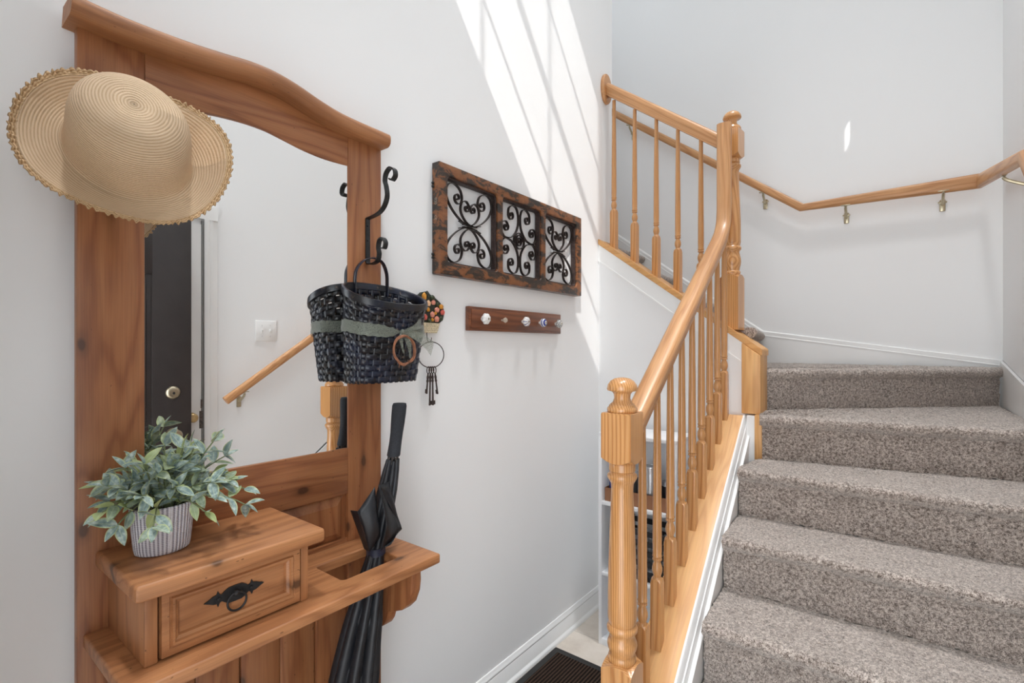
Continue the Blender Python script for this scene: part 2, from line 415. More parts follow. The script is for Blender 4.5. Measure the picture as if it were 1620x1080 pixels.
    def build(s, name, mats, parent=None, smooth=35, org=None):
        me = bpy.data.meshes.new(name)
        me.from_pydata([tuple(v) for v in s.v], [], s.f)
        at = me.attributes.new('grain', 'FLOAT_VECTOR', 'POINT')
        at.data.foreach_set('vector', [c for g in s.g for c in g])
        if not isinstance(mats, (list, tuple)): mats = [mats]
        for m in mats: me.materials.append(M[m])
        if len(mats) > 1:
            me.polygons.foreach_set('material_index', s.mi)
        bm = bmesh.new(); bm.from_mesh(me); bmesh.ops.recalc_face_normals(bm, faces=bm.faces[:]); bm.to_mesh(me); bm.free()
        if smooth:
            me.shade_smooth(); me.set_sharp_from_angle(angle=math.radians(smooth))
        o = bpy.data.objects.new(name, me); C.objects.link(o)
        if parent: o.parent = parent
        else: o.location = s.org
        return o

def tag(o, label, cat, group=None):
    o['label'] = label; o['category'] = cat
    if group: o['group'] = group
    return o
def thing(name, label, cat, loc=(0, 0, 0), group=None):
    o = bpy.data.objects.new(name, None); C.objects.link(o); o.location = loc; o.empty_display_size = 0.05
    return tag(o, label, cat, group)
def struct(o): o['kind'] = 'structure'; return o
def copy_tree(o, parent=None):
    c = o.copy(); C.objects.link(c); c.parent = parent
    for ch in list(o.children): copy_tree(ch, c)
    return c
def smooth_path(pts, n=8, closed=False):
    P = [Vector(p) for p in pts]; out = []
    N_ = len(P); rng = N_ if closed else N_-1
    for i in range(rng):
        if closed: p0, p1, p2, p3 = P[i-1], P[i], P[(i+1) % N_], P[(i+2) % N_]
        else: p0 = P[max(i-1, 0)]; p1 = P[i]; p2 = P[i+1]; p3 = P[min(i+2, N_-1)]
        for k in range(n):
            t = k/n
            out.append(0.5*((2*p1)+(-p0+p2)*t+(2*p0-5*p1+4*p2-p3)*t*t+(-p0+3*p1-3*p2+p3)*t**3))
    if not closed: out.append(P[-1])
    return out
def rrect(w, h, r, n=4):
    pts = []
    for cx, cy, a0 in ((w/2-r, h/2-r, 0), (-w/2+r, h/2-r, PI/2), (-w/2+r, -h/2+r, PI), (w/2-r, -h/2+r, 1.5*PI)):
        for k in range(n+1):
            a = a0+PI/2*k/n; pts.append((cx+r*math.cos(a), cy+r*math.sin(a)))
    return pts
def interp(xs, ys, x):
    if x <= xs[0]: return ys[0]
    for i in range(len(xs)-1):
        if x <= xs[i+1]: return ys[i]+(ys[i+1]-ys[i])*(x-xs[i])/(xs[i+1]-xs[i])
    return ys[-1]
# ------------------------------------------------------------------ room shell
XL, XR, YB = -1.275, 0.41, 3.37
ZC = 6.2
def sbox(name, parts, mat, ax='z', smooth=0):
    m = MB()
    for a, b in parts: m.box(a, b, ax)
    return struct(m.build(name, mat, smooth=smooth))
sbox('floor', [((-2.96, -0.08, -0.10), (0.53, 3.49, 0.0))], 'tile')
sbox('ceiling', [((-2.96, -0.08, ZC), (0.53, 3.49, ZC+0.1))], 'ceiling')
sbox('wall_left', [((XL-0.12, -0.08, 0), (XL, 2.571, ZC))], 'wall')
sbox('wall_inner', [((-2.96, 2.46, 0), (XL-0.12, 2.571, ZC))], 'wall')
sbox('wall_back', [((-2.96, YB, 0), (0.53, YB+0.12, ZC))], 'wall')
# right wall with an unseen splayed slit, added to throw a sun sliver on the back wall
m = MB()
pr = lambda a, b, h: (a, b, h)
for ya, yb_, z0, z1 in ((-0.08, YB, 0, 3.86), (-0.08, YB, 4.24, ZC)):
    m.prism([(XR, ya), (XR+0.12, ya), (XR+0.12, yb_), (XR, yb_)], pr, z0, z1)
ys = 2.322; hw = 0.020
m.prism([(XR, -0.08), (XR+0.12, -0.08), (XR+0.12, ys-0.2-hw), (XR, ys-hw)], pr, 3.86, 4.24)
m.prism([(XR, ys+hw), (XR+0.12, ys-0.2+hw), (XR+0.12, YB), (XR, YB)], pr, 3.86, 4.24)
struct(m.build('wall_right', 'wall', smooth=0))
# front wall: entrance and high foyer window (behind the camera)
WX0, WX1, WZ0, WZ1 = -1.0, 0.218, 4.365, 5.885
DX0, DX1, DZ = -0.53, 0.385, 2.06
sbox('wall_front', [((XL, -0.08, 0), (DX0, -0.02, DZ)), ((DX1, -0.08, 0), (XR, -0.02, DZ)), ((XL, -0.08, DZ), (XR, -0.02, WZ0)),
                    ((XL, -0.08, WZ0), (WX0, -0.02, WZ1)), ((WX1, -0.08, WZ0), (XR, -0.02, WZ1)), ((XL, -0.08, WZ1), (XR, -0.02, ZC))], 'wall')
sbox('wall_upstairs', [((-2.96, 2.571, 0), (-2.90, YB, 3.5)), ((-2.96, 2.571, 5.2), (-2.90, YB, ZC)), ((-2.96, 2.571, 3.5), (-2.90, 2.70, 5.2)), ((-2.96, 3.25, 3.5), (-2.90, YB, 5.2))], 'wall')  # opening in this unseen end wall is added to let light in
# window frame with muntins
m = MB()
yc = -0.05
def bar(a, b): m.box(a, b)
for xx in (-0.655, -0.37, -0.085): bar((xx-0.004, yc-0.006, WZ0), (xx+0.004, yc+0.006, WZ1))
for zz in (4.689, 5.504): bar((WX0, yc-0.008, zz-0.006), (WX1, yc+0.008, zz+0.006))
bar((WX0, yc-0.012, 5.083), (WX1, yc+0.012, 5.125))
w1 = struct(m.build('window_1', 'trim', smooth=0))
m = MB(); m.add([(WX0, -0.050, WZ0), (WX1, -0.050, WZ0), (WX1, -0.050, WZ1), (WX0, -0.050, WZ1)], [(0, 1, 2, 3)])
g = m.build('window_pane', 'glass', w1, smooth=0)
# porch slab that shades the entrance, path outside
sbox('trim_5', [((-1.6, -2.5, 2.62), (0.9, -0.085, 2.74))], 'trim')
sbox('trim_6', [((-2.5, -4.0, -0.12), (1.8, -0.085, -0.02))], 'outdoor')

# baseboard along the left wall (moulded top, flat, round shoe)
bp = [(0, 0), (0.024, 0), (0.0235, 0.008), (0.021, 0.016), (0.014, 0.020), (0.013, 0.022), (0.013, 0.078), (0.011, 0.081), (0.0125, 0.086), (0.0125, 0.092), (0.008, 0.096), (0.0075, 0.102), (0.004, 0.107), (0, 0.107)]
m = MB(); m.sweep([(XL, -0.02, 0), (XL, 2.41, 0)], bp, off=False)
struct(m.build('baseboard_left', 'trim', smooth=50))

# ------------------------------------------------------------------ staircase frame
AL = math.radians(1.87)
eW = Vector((math.cos(AL), math.sin(AL), 0)); eL = Vector((-math.sin(AL), math.cos(AL), 0)); OR = Vector((-0.54, 1.17, 0))
def fw(W, L, z): return OR + eW*W + eL*L + Vector((0, 0, z))
def zcap(L): return 0.483 + 0.697*(L-0.266)
def ycurb(x, back=0): # upper curb wall, slightly skewed
    t = (x+0.463)/(-1.275+0.463); return (2.33+0.08*t) if not back else (2.455+0.095*t)
def zup(x): return 1.977 - 0.722*(x+1.275)     # top of the upper curb cap

stair = thing('carpeted_staircase', 'taupe carpeted winding staircase climbing to the right of the oak balusters', 'staircase', (-0.05, 1.05, 0))
SO = stair.location
R = 0.185
def LR(L):
    a = fw(0.084, L, 0); b = a + eW*((XR-a.x)/eW.x); return a, b
noses = []
for k, L in enumerate((-0.13, 0.120, 0.372, 0.620, 0.872)):
    a, b = LR(L); noses.append((a, b, R*(k+1)))
noses.append((Vector((-0.450, 2.262, 0)), Vector((XR, 2.43, 0)), R*6))
noses.append((Vector((-0.450, 2.445, 0)), Vector((XR, 3.275, 0)), R*7))
noses.append((Vector((-0.495, 2.435, 0)), Vector((-0.640, YB, 0)), R*8))
for k, x in enumerate((-0.905, -1.155, -1.405, -1.655, -1.905, -2.155)):
    noses.append((Vector((x, ycurb(x, 1) if x > -1.275 else 2.571, 0)), Vector((x, YB, 0)), R*(9+k)))
import numpy as np
rng = np.random.default_rng(3)
def nrm(a, b):
    d = (b-a).normalized(); return Vector((-d.y, d.x, 0))
for i in range(len(noses)):
    a, b, z = noses[i]; n1 = nrm(a, b); z0 = z-R
    fine = 0.0055 if i < 8 else 0.012
    prof = [(0.030, z0), (0.028, z-0.050), (0.012, z-0.042), (0.002, z-0.030), (0.000, z-0.018), (0.004, z-0.008), (0.014, z-0.002), (0.030, z)]
    rowsA = [(a+n1*q, b+n1*q, zz) for q, zz in prof]
    if i+1 < len(noses):
        c, d, _ = noses[i+1]; n2 = nrm(c, d); rowsA.append((c+n2*0.030, d+n2*0.030, z))
    else: rowsA.append((Vector((-2.9, 2.571, 0)), Vector((-2.9, YB, 0)), z))
    rows = []
    for j in range(len(rowsA)-1):
        A, B, zz = rowsA[j]; A2, B2, z2 = rowsA[j+1]
        ln = max((A2-A).length, (B2-B).length) ; ln = math.hypot(ln, z2-zz); q = max(1, int(ln/fine))
        for k in range(q):
            t = k/q; rows.append((A.lerp(A2, t), B.lerp(B2, t), zz+(z2-zz)*t))
    rows.append(rowsA[-1])
    nc = max(8, int((b-a).length/(fine*1.15)))
    P = np.zeros((len(rows), nc+1, 3))
    tt = np.linspace(0, 1, nc+1)[:, None]
    for r_, (A, B, zz) in enumerate(rows):
        P[r_, :, :2] = np.array(A)[:2]*(1-tt)+np.array(B)[:2]*tt; P[r_, :, 2] = zz
    amp = 0.0022 if i < 8 else 0.003
    P += rng.normal(0, amp*0.6, P.shape)*np.array([1, 1, 1.0])
    lump = np.array([[noise.noise(Vector((p[0]*22, p[1]*22, p[2]*22))) for p in row] for row in P])
    P[:, :, 2] += lump*0.003; 
    mb = MB(SO)
    W_ = nc+1
    vs = [tuple(p) for p in P.reshape(-1, 3)]
    fs = [(r_*W_+c_, r_*W_+c_+1, (r_+1)*W_+c_+1, (r_+1)*W_+c_) for r_ in range(len(rows)-1) for c_ in range(nc)]
    mb.add(vs, fs, off=False)
    # closed left end of the step
    col = [tuple(P[r_, 0]) for r_ in range(len(rows))]
    cap = col+[(col[-1][0], col[-1][1], z0-0.02), (col[0][0], col[0][1], z0-0.02)]
    mb.add(cap, [tuple(range(len(cap)))], off=False)
    o = mb.build('carpeted_step', 'carpet', stair, smooth=60)

# oak cap of the lower curb, drywall curb, white stringer moulding
m = MB(SO)
m.sweep([fw(-0.005, 0.065, zcap(0.065)-0.012), fw(-0.005, 1.150, zcap(1.150)-0.012)], rrect(0.122, 0.024, 0.004, 2))
m.build('oak_curb_cap', 'oak_cap', stair)
m = MB(SO)
m.prism([(0.085, 0.0), (1.20, 0.0), (1.20, zcap(1.20)-0.03), (0.085, zcap(0.085)-0.03)], lambda L, z, h: fw(h, L, z), -0.060, 0.052)
m.build('curb_wall', 'wall', stair, smooth=0)
m = MB(SO)
pf = [(0.052, -0.30), (0.052, 0.003), (0.058, 0.004), (0.0615, -0.002), (0.0625, -0.012), (0.066, -0.022), (0.069, -0.024), (0.0705, -0.034), (0.072, -0.044), (0.0735, -0.048), (0.0835, -0.052), (0.0835, -0.066), (0.080, -0.069), (0.079, -0.30)]
def skirt_path(L0, L1): return [fw(0, L0, zcap(L0)), fw(0, L1, zcap(L1))]
m.sweep(skirt_path(-0.25, 1.205), pf, off=False)
m.box((-0.506, 2.290, 0.80), (-0.4745, 2.45, 1.100))
m.prism([(-0.3, 0.0), (1.205, 0.0), (1.205, zcap(1.205)-0.12), (-0.3, zcap(-0.3)-0.12)], lambda L, z, h: fw(h, L, z), 0.052, 0.0795)
m.build('stringer_moulding', 'trim', stair, smooth=30)
# oak end board closing the upper curb and running down beside the winder steps
m = MB(SO)
zt = zup(-0.47)-0.012
m.prism([(-0.531, 1.106), (-0.457, 1.106), (-0.457, zup(-0.457)-0.03), (-0.531, zup(-0.531)-0.03)], lambda x, z, h: (x, h, z), 2.312, 2.456, 'z', bev=0.002)
m.box((-0.474, 2.285, 0.90), (-0.446, 2.456, 1.106), 'z', 0.002)
m.build('oak_end_board', 'oak_cap', stair)
# upper curb cap
m = MB(SO)
x0, x1 = XL, -0.452
vs = []
for x in (x0, x1):
    for dy, dz in ((0, -0.029), (0, 0), (1, 0), (1, -0.029)):
        yy = ycurb(x)-0.008 if not dy else ycurb(x, 1)+0.004
        vs.append((x, yy, zup(x)+dz))
bm = bmesh.new(); V = [bm.verts.new(v) for v in vs]
for f in ((0, 1, 2, 3), (7, 6, 5, 4), (0, 4, 5, 1), (1, 5, 6, 2), (2, 6, 7, 3), (3, 7, 4, 0)): bm.faces.new([V[i] for i in f])
bmesh.ops.bevel(bm, geom=bm.edges[:], offset=0.003, segments=2, affect='EDGES')
m.from_bm(bm, 'x'); m.build('oak_curb_cap', 'oak_cap', stair)
# drywall apron under the upper flight, with its skirt board
def zz(x, d): return zup(x)-d
m = MB(SO)
bm = bmesh.new()
pts = [(x0, 0), (-0.52, 0), (-0.52, zz(-0.52, .027)), (x0, zz(x0, .027))]
fr = [bm.verts.new((x, ycurb(x), z)) for x, z in pts]; bk = [bm.verts.new((x, ycurb(x, 1), z)) for x, z in pts]
bm.faces.new(fr); bm.faces.new(bk[::-1])
for i in range(4): bm.faces.new((fr[i], bk[i], bk[(i+1) % 4], fr[(i+1) % 4]))
m.from_bm(bm); m.build('curb_wall', 'wall', stair, smooth=0)
m = MB(SO)
for d0, d1, th in ((0.028, 0.112, 0.004), (0.112, 0.122, 0.007)):
    bm = bmesh.new()
    pts = [(x0+0.001, d1), (-0.533, d1), (-0.533, d0), (x0+0.001, d0)]
    fr = [bm.verts.new((x, ycurb(x)-th, zz(x, d))) for x, d in pts]; bk = [bm.verts.new((x, ycurb(x)+0.004, zz(x, d))) for x, d in pts]
    bm.faces.new(fr); bm.faces.new(bk[::-1])
    for i in range(4): bm.faces.new((fr[i], bk[i], bk[(i+1) % 4], fr[(i+1) % 4]))
    m.from_bm(bm)
m.build('stringer_moulding', 'trim', stair, smooth=0)

# wall skirts following the flight
mp = [(0, 0), (0.014, 0), (0.014, 0.004), (0.010, 0.010), (0.0115, 0.018), (0.008, 0.026), (0.003, 0.030), (0, 0.030)]
def wall_skirt(name, pts, wall):
    m = MB()
    if wall == 'back':
        poly = [(x, z) for x, z in pts] + [(x, z-0.42) for x, z in pts[::-1]]
        m.prism(poly, lambda a, b, h: (a, h, b), YB-0.012, YB, 'x')
        path = [(x, YB, z-0.028) for x, z in pts[::-1]]   # towards +x : side = -y
        m.sweep(path, mp, off=False)
    else:
        poly = [(y, z) for y, z in pts] + [(y, z-0.42) for y, z in pts[::-1]]
        m.prism(poly, lambda a, b, h: (h, a, b), XR-0.012, XR, 'y')
        path = [(XR, y, z-0.028) for y, z in pts[::-1]]   # towards -y : side = -x
        m.sweep(path, mp, off=False)
    return struct(m.build(name, 'trim', smooth=30))
wall_skirt('trim_1', [(0.41, 1.326), (-0.655, 1.489), (-0.765, 1.571), (-2.30, 2.72), (-2.9, 2.72)], 'back')
wall_skirt('trim_2', [(3.37, 1.326), (2.83, 1.245), (2.45, 1.19), (2.03, 1.02), (1.10, 0.32)], 'right')

# ------------------------------------------------------------------ balusters and newels
BAL = [(0.0165, 0.196), (0.0150, 0.204), (0.0105, 0.210), (0.0125, 0.216), (0.0152, 0.226), (0.0150, 0.236), (0.0122, 0.247), (0.0095, 0.253), (0.0098, 0.256), (0.0138, 0.258), (0.0142, 0.262), (0.0115, 0.2655), (0.0142, 0.269), (0.0140, 0.273), (0.0128, 0.276), (0.0135, 0.300), (0.0132, 0.38), (0.0120, 0.55), (0.0100, 0.72), (0.0092, 0.800)]
def baluster(name, label, group):
    m = MB()
    h = 0.016; zt = 0.205
    # square foot with rounded lamb's-tongue shoulders
    vs = []; fs = []
    nseg = 8
    ring = []
    for side in range(4):
        a = side*PI/2
        for k in range(nseg):
            u = -1+2*k/nseg
            x, y = h, u*h
            ztop = 0.188 + 0.016*(1-u*u)
            ring.append((x*math.cos(a)-y*math.sin(a), x*math.sin(a)+y*math.cos(a), ztop))
    n = len(ring)
    vs = [(p[0], p[1], -0.028) for p in ring] + ring + [(p[0]*0.80, p[1]*0.80, 0.203) for p in ring] + [(0, 0, 0.206)]
    for k in range(n):
        k2 = (k+1) % n
        fs += [(k, k2, n+k2, n+k), (n+k, n+k2, 2*n+k2, 2*n+k), (2*n+k, 2*n+k2, 3*n)]
    fs.append(tuple(range(n))[::-1])
    m.add(vs, fs, m.perm(vs, 'z'))
    m.lathe(BAL, n=20)
    return m.build(name, 'oak', smooth=40)
ORD = ['lowest', 'second lowest', 'third', 'fourth', 'fifth', 'sixth', 'seventh', 'eighth', 'highest']
grpL = 'turned oak balusters on the lower flight'; grpU = 'turned oak balusters on the upper flight'
b0 = baluster('baluster', '', grpL)
for k in range(9):
    o = b0 if k == 0 else b0.copy()
    if k: C.objects.link(o)
    L = 0.162+0.1202*k
    o.location = fw(-0.021, L, zcap(L)); o.rotation_euler = (0, 0, AL)
    lab = ('lowest turned oak baluster, half hidden behind the near newel post' if k == 0 else
           'topmost lower-flight oak baluster, right in front of the tall upper newel post' if k == 8 else
           'turned oak baluster on the lower flight, number %s counting up from the near newel post' % ['two', 'three', 'four', 'five', 'six', 'seven', 'eight'][k-1])
    tag(o, lab, 'baluster', grpL)
names5 = ['leftmost turned oak baluster of the upper flight, nearest the oval wall rosette', 'second turned oak baluster from the rosette on the upper flight', 'middle one of five turned oak balusters on the upper flight',
          'fourth turned oak baluster from the rosette on the upper flight', 'upper-flight oak baluster nearest the tall newel, its foot hidden by the handrail']
for k, x in enumerate((-1.214, -1.088, -0.965, -0.850, -0.735)):
    o = b0.copy(); C.objects.link(o)
    y = 2.39 + (x+0.47)/(-0.805)*0.095
    o.location = (x, y-0.004, zup(x)-0.001); o.rotation_euler = (0, 0, -0.10)
    tag(o, names5[k], 'baluster', grpU)

def newel(name, loc, rot, label, z_block1, z_block0, z_ring, z_bulbtop, z_base, zbot, zfin):
    """square top block, finial, vase shaft, bulb, square base; z are absolute"""
    t = thing(name, label, 'newel post', (loc[0], loc[1], zbot)); t.rotation_euler = (0, 0, rot)
    h = 0.0405; Z = lambda z: z-zbot
    def block(nm, za, zb, round_lo, round_hi):
        m = MB(); ns = 10; ring = []
        for side in range(4):
            a = side*PI/2
            for k in range(ns):
                u = -1+2*k/ns; ring.append((h*math.cos(a)-u*h*math.sin(a), h*math.sin(a)+u*h*math.cos(a), u))
        n = len(ring); rows = []
        def row(f, z0, sgn, amt): rows.append([(p[0]*f, p[1]*f, z0 + sgn*amt*(p[2]**2)) for p in ring])
        if round_lo:
            row(0.80, za+0.0, 1, 0.010); row(1.0, za+0.003, 1, 0.014)
        else: row(1.0, za, 1, 0)
        if round_hi:
            row(1.0, zb-0.003, -1, 0.014); row(0.80, zb, -1, 0.010)
        else: row(1.0, zb-0.003, -1, 0.001); row(0.96, zb, -1, 0.0)
        vs = [p for r_ in rows for p in r_]; fs = []
        for i in range(len(rows)-1):
            for k in range(n): fs.append((i*n+k, i*n+(k+1) % n, (i+1)*n+(k+1) % n, (i+1)*n+k))
        c0 = len(vs); vs += [(0, 0, za+0.002*round_lo), (0, 0, zb-0.0*round_hi)]
        for k in range(n): fs += [(k, c0, (k+1) % n), ((len(rows)-1)*n+k, (len(rows)-1)*n+(k+1) % n, c0+1)]
        m.add(vs, fs, m.perm(vs, 'z')); return m.build(nm, 'oak', t, smooth=40)
    block('top_block', Z(z_block0), Z(z_block1), True, False)
    block('base_block', 0, Z(z_base), False, True)
    m = MB()
    a, b = z_block0, z_ring      # top neck rings
    pr = [(0.0300, Z(a)+0.004), (0.0335, Z(a)-0.002), (0.0335, Z(a)-0.018), (0.030, Z(a)-0.0205), (0.0325, Z(a)-0.024), (0.0378, Z(a)-0.029), (0.0380, Z(a)-0.036), (0.034, Z(a)-0.043), (0.0290, Z(a)-0.052), (0.0280, Z(a)-0.065)]
    s0 = Z(a)-0.065; s1 = Z(z_ring)+0.012
    for t_ in (0.15, 0.3, 0.45, 0.6, 0.75, 0.88, 0.96): pr.append((0.0280+0.0090*math.sin(min(1, t_/0.88)*PI/2)**1.2, s0+(s1-s0)*t_))
    pr += [(0.0345, s1), (0.0330, s1-0.003), (0.0375, Z(z_ring)+0.004), (0.0392, Z(z_ring)), (0.0385, Z(z_ring)-0.008), (0.0330, Z(z_ring)-0.014), (0.0312, Z(z_ring)-0.020)]
    zb = Z(z_base); zr = Z(z_ring)-0.020; H_ = zr-(zb+0.016)
    for t_, r_ in ((0.15, 0.0335), (0.35, 0.0372), (0.5, 0.0382), (0.68, 0.0365), (0.85, 0.0330), (1.0, 0.0315)): pr.append((r_, zr-H_*t_))
    pr += [(0.0345, zb+0.013), (0.0362, zb+0.008), (0.0350, zb+0.002), (0.030, zb-0.012)]
    m.lathe(pr[::-1], n=36); m.build('turned_shaft', 'oak', t, smooth=50)
    m = MB(); z1 = Z(z_block1)
    m.lathe([(0.030, z1-0.003), (0.0375, z1+0.001), (0.0388, z1+0.006), (0.0375, z1+0.012), (0.034, z1+0.0145), (0.034, z1+0.017), (0.031, z1+0.020), (0.024, z1+0.026), (0.0205, z1+0.036), (0.0215, z1+0.046), (0.0265, z1+0.053),
             (0.0375, z1+0.0555), (0.0392, z1+0.060), (0.0370, z1+0.070), (0.030, z1+0.080), (0.0200, z1+0.0865), (0.008, z1+0.089), (0.001, z1+0.0895)], n=36)
    m.build('finial', 'oak', t, smooth=60)
    return t
p = fw(-0.020, 0.020, 0)
newel('newel_post', (p.x, p.y), AL, 'near oak newel post with mushroom finial at the foot of the handrail', 1.226, 1.094, 0.672, 0.6, 0.588, 0.0, 1.313)
# upper newel stands on the upper curb
un = newel('newel_post', (-0.592, 2.402), -0.10, 'tall oak newel post standing on the curb where the flights meet', 2.375, 2.245, 1.842, 1.8, 1.722, 1.47, 2.485)

# ------------------------------------------------------------------ handrails
SEC = [(0.020, -0.029), (0.0205, -0.012), (0.024, -0.006), (0.0295, 0.002), (0.0305, 0.012), (0.027, 0.022), (0.018, 0.0285), (0, 0.030), (-0.018, 0.0285), (-0.027, 0.022), (-0.0305, 0.012), (-0.0295, 0.002), (-0.024, -0.006), (-0.0205, -0.012), (-0.020, -0.029)]
hr = thing('lower_handrail', 'heavy oak handrail rising from the near newel post and sweeping vertically', 'handrail', fw(-0.02, 0.05, 1.13))
zr = lambda L: 1.272+0.70*(L-0.228)
path = [(L, zr(L)) for L in (0.058, 0.3, 0.6, 0.9, 1.03)] + [(1.075, zr(1.075)+0.006), (1.105, zr(1.105)+0.022), (1.123, zr(1.123)+0.045), (1.131, zr(1.13)+0.085), (1.133, 2.0), (1.133, 2.372)]
m = MB(hr.location)
# build with a stable frame: side always eW
P = [fw(-0.021, L, z) for L, z in path]; vs = []; gs = []; fs = []; Ls = 0
for i, q in enumerate(P):
    t = (P[min(i+1, len(P)-1)]-P[max(i-1, 0)]).normalized(); u = eW.cross(t).normalized()
    if i: Ls += (P[i]-P[i-1]).length
    for a, b in SEC:
        vs.append(q + eW*a + u*b*1.0); gs.append((Ls, a, b))
n = len(SEC)
for i in range(len(P)-1):
    for k in range(n): fs.append((i*n+k, i*n+(k+1) % n, (i+1)*n+(k+1) % n, (i+1)*n+k))
fs += [tuple(range(n)), tuple((len(P)-1)*n+k for k in range(n))]
m.add(vs, fs, gs)
m.build('rail', 'rail_oak', hr, smooth=40)
hu = thing('upper_handrail', 'short sloped oak handrail from an oval wall rosette to the tall newel', 'handrail', (-1.26, 2.485, 2.7))
za = lambda x: 2.800-0.765*(x+1.242)
m = MB(hu.location)
yy = lambda x: 2.39 + (x+0.47)/(-0.805)*0.095
m.sweep([(x, yy(x), za(x)) for x in (-1.256, -0.95, -0.628)], [(a, b) for a, b in SEC])
m.build('rail', 'rail_oak', hu, smooth=40)
m = MB(hu.location)
m.M = Matrix.Translation((XL, 2.486, 2.815)) @ Matrix.Diagonal((1, 0.052, 0.082, 1)) @ Matrix.Rotation(PI/2, 4, 'Y')
m.lathe([(0.97, 0.0), (1.0, 0.003), (1.0, 0.012), (0.96, 0.017), (0.88, 0.0185), (0.01, 0.019)], n=48); m.M = None
m.build('rosette', 'rail_oak', hu, smooth=50)

# wall handrail round the stairwell
wh = thing('wall_handrail', 'slim oak handrail running along the white stairwell walls on brass brackets', 'handrail', (-0.43, 3.30, 2.2))
m = MB(wh.location)
hs = rrect(0.036, 0.044, 0.014, 4)
m.sweep([(-2.2, 3.30, 3.520), (-0.434, 3.30, 2.20), (0.322, 3.30, 2.20), (0.335, 2.32, 2.02), (0.335, 1.562, 1.437), (0.335, 1.096, 1.109)], hs)
m.build('rail', 'rail_oak', wh, smooth=40)
def bracket(px, py, pz, wallx=None):
    m = MB(wh.location)
    if wallx is None:   # back wall
        m.box((px-0.022, py-0.010, pz-0.026), (px+0.022, py+0.010, pz-0.021), bev=0.002)
        m.tube(smooth_path([(px, py, pz-0.024), (px, py+0.004, pz-0.045), (px, YB-0.02, pz-0.075), (px, YB-0.006, pz-0.078)], 6), 0.0065, 8, radii=None)
        m.box((px-0.012, YB-0.008, pz-0.112), (px+0.012, YB, pz-0.052), bev=0.004)
        m.box((px-0.018, YB-0.010, pz-0.070), (px+0.018, YB-0.002, pz-0.062), bev=0.002)
    else:
        m.box((px-0.010, py-0.022, pz-0.026), (px+0.010, py+0.022, pz-0.021), bev=0.002)
        m.tube(smooth_path([(px, py, pz-0.024), (px+0.004, py, pz-0.045), (wallx-0.02, py, pz-0.075), (wallx-0.004, py, pz-0.078)], 6), 0.0065, 8)
        m.box((wallx-0.008, py-0.012, pz-0.112), (wallx, py+0.012, pz-0.052), bev=0.004)
    m.build('bracket', 'bracket', wh, smooth=40)
for x in (-1.5, -0.636, -0.222, 0.187):
    bracket(x, 3.30, 2.20 if x > -0.434 else 2.20+0.7475*(-0.434-x))
bracket(0.332, 2.70, 2.090, XR); bracket(0.335, 1.19, 1.174, XR)
# ------------------------------------------------------------------ hall tree
XP = -1.230           # front plane of its posts
Y0, Y1, Y2, Y3 = 0.239, 0.347, 0.829, 0.943
ht = thing('hall_tree', 'tall reddish pine hall tree with arched top, mirror and drawer against the left wall', 'hall tree', (-1.24, 0.59, 0))
HO = ht.location
def hb(name, mat, a, b, ax, bev=0.003, parent=None):
    m = MB(HO); m.box(a, b, ax, bev); return m.build(name, mat, parent or ht, smooth=35)
hb('side_post', 'pine', (-1.252, Y0, 0), (XP, Y1, 2.004), 'z')
hb('side_post', 'pine', (-1.252, Y2, 0), (XP, Y3, 1.990), 'z')
# arched cap
cl = [(0.222, 2.003), (0.286, 2.000), (0.340, 2.001), (0.416, 2.006), (0.491, 2.015), (0.546, 2.023), (0.596, 2.024), (0.648, 2.017), (0.706, 2.003), (0.767, 1.992), (0.830, 1.988), (0.905, 1.987), (0.942, 1.986)]
pl = smooth_path([(0, y, z) for y, z in cl], 4)
m = MB(HO)
sec = [(-0.058, 0.0), (0.002, 0.0), (0.010, 0.003), (0.015, 0.010), (0.016, 0.020), (0.015, 0.030), (0.010, 0.037), (0.002, 0.040), (-0.058, 0.040)]
m.sweep([(-1.200, p.y, p.z) for p in pl], sec)
# rounded ends
m.build('arched_cap', 'pine_light', ht, smooth=40)
# top rail under the cap, curved lower edge
low = [(Y1, 1.909), (0.40, 1.914), (0.446, 1.920), (0.493, 1.927), (0.55, 1.931), (0.60, 1.929), (0.65, 1.920), (0.70, 1.911), (0.76, 1.906), (Y2, 1.908)]
lowp = [(p.y, p.z) for p in smooth_path([(0, y, z) for y, z in low], 4)]
up = [(y, interp([a for a, b in cl], [b for a, b in cl], y)+0.004) for y in [Y2-(Y2-Y1)*k/24 for k in range(25)]]
m = MB(HO); m.prism(lowp+up, lambda y, z, h: (h, y, z), -1.250, -1.2310, 'y', bev=0.002)
m.build('top_rail', 'pine', ht, smooth=35)
hb('bottom_rail', 'pine', (-1.250, Y1, 0.978), (-1.231, Y2, 1.108), 'y', 0.002)
# mirror with dark bevelled edge behind the frame
m = MB(HO); xa = -1.2375+(Y1-0.003-0.588)*0.015; xb = -1.2375+(Y2+0.003-0.588)*0.015
m.prism([(xa, Y1-0.003), (xb, Y2+0.003), (-1.2500, Y2+0.003), (-1.2500, Y1-0.003)], lambda a, b, h: (a, b, h), 1.10, 1.955)
m.build('mirror', 'mirror', ht, smooth=0)
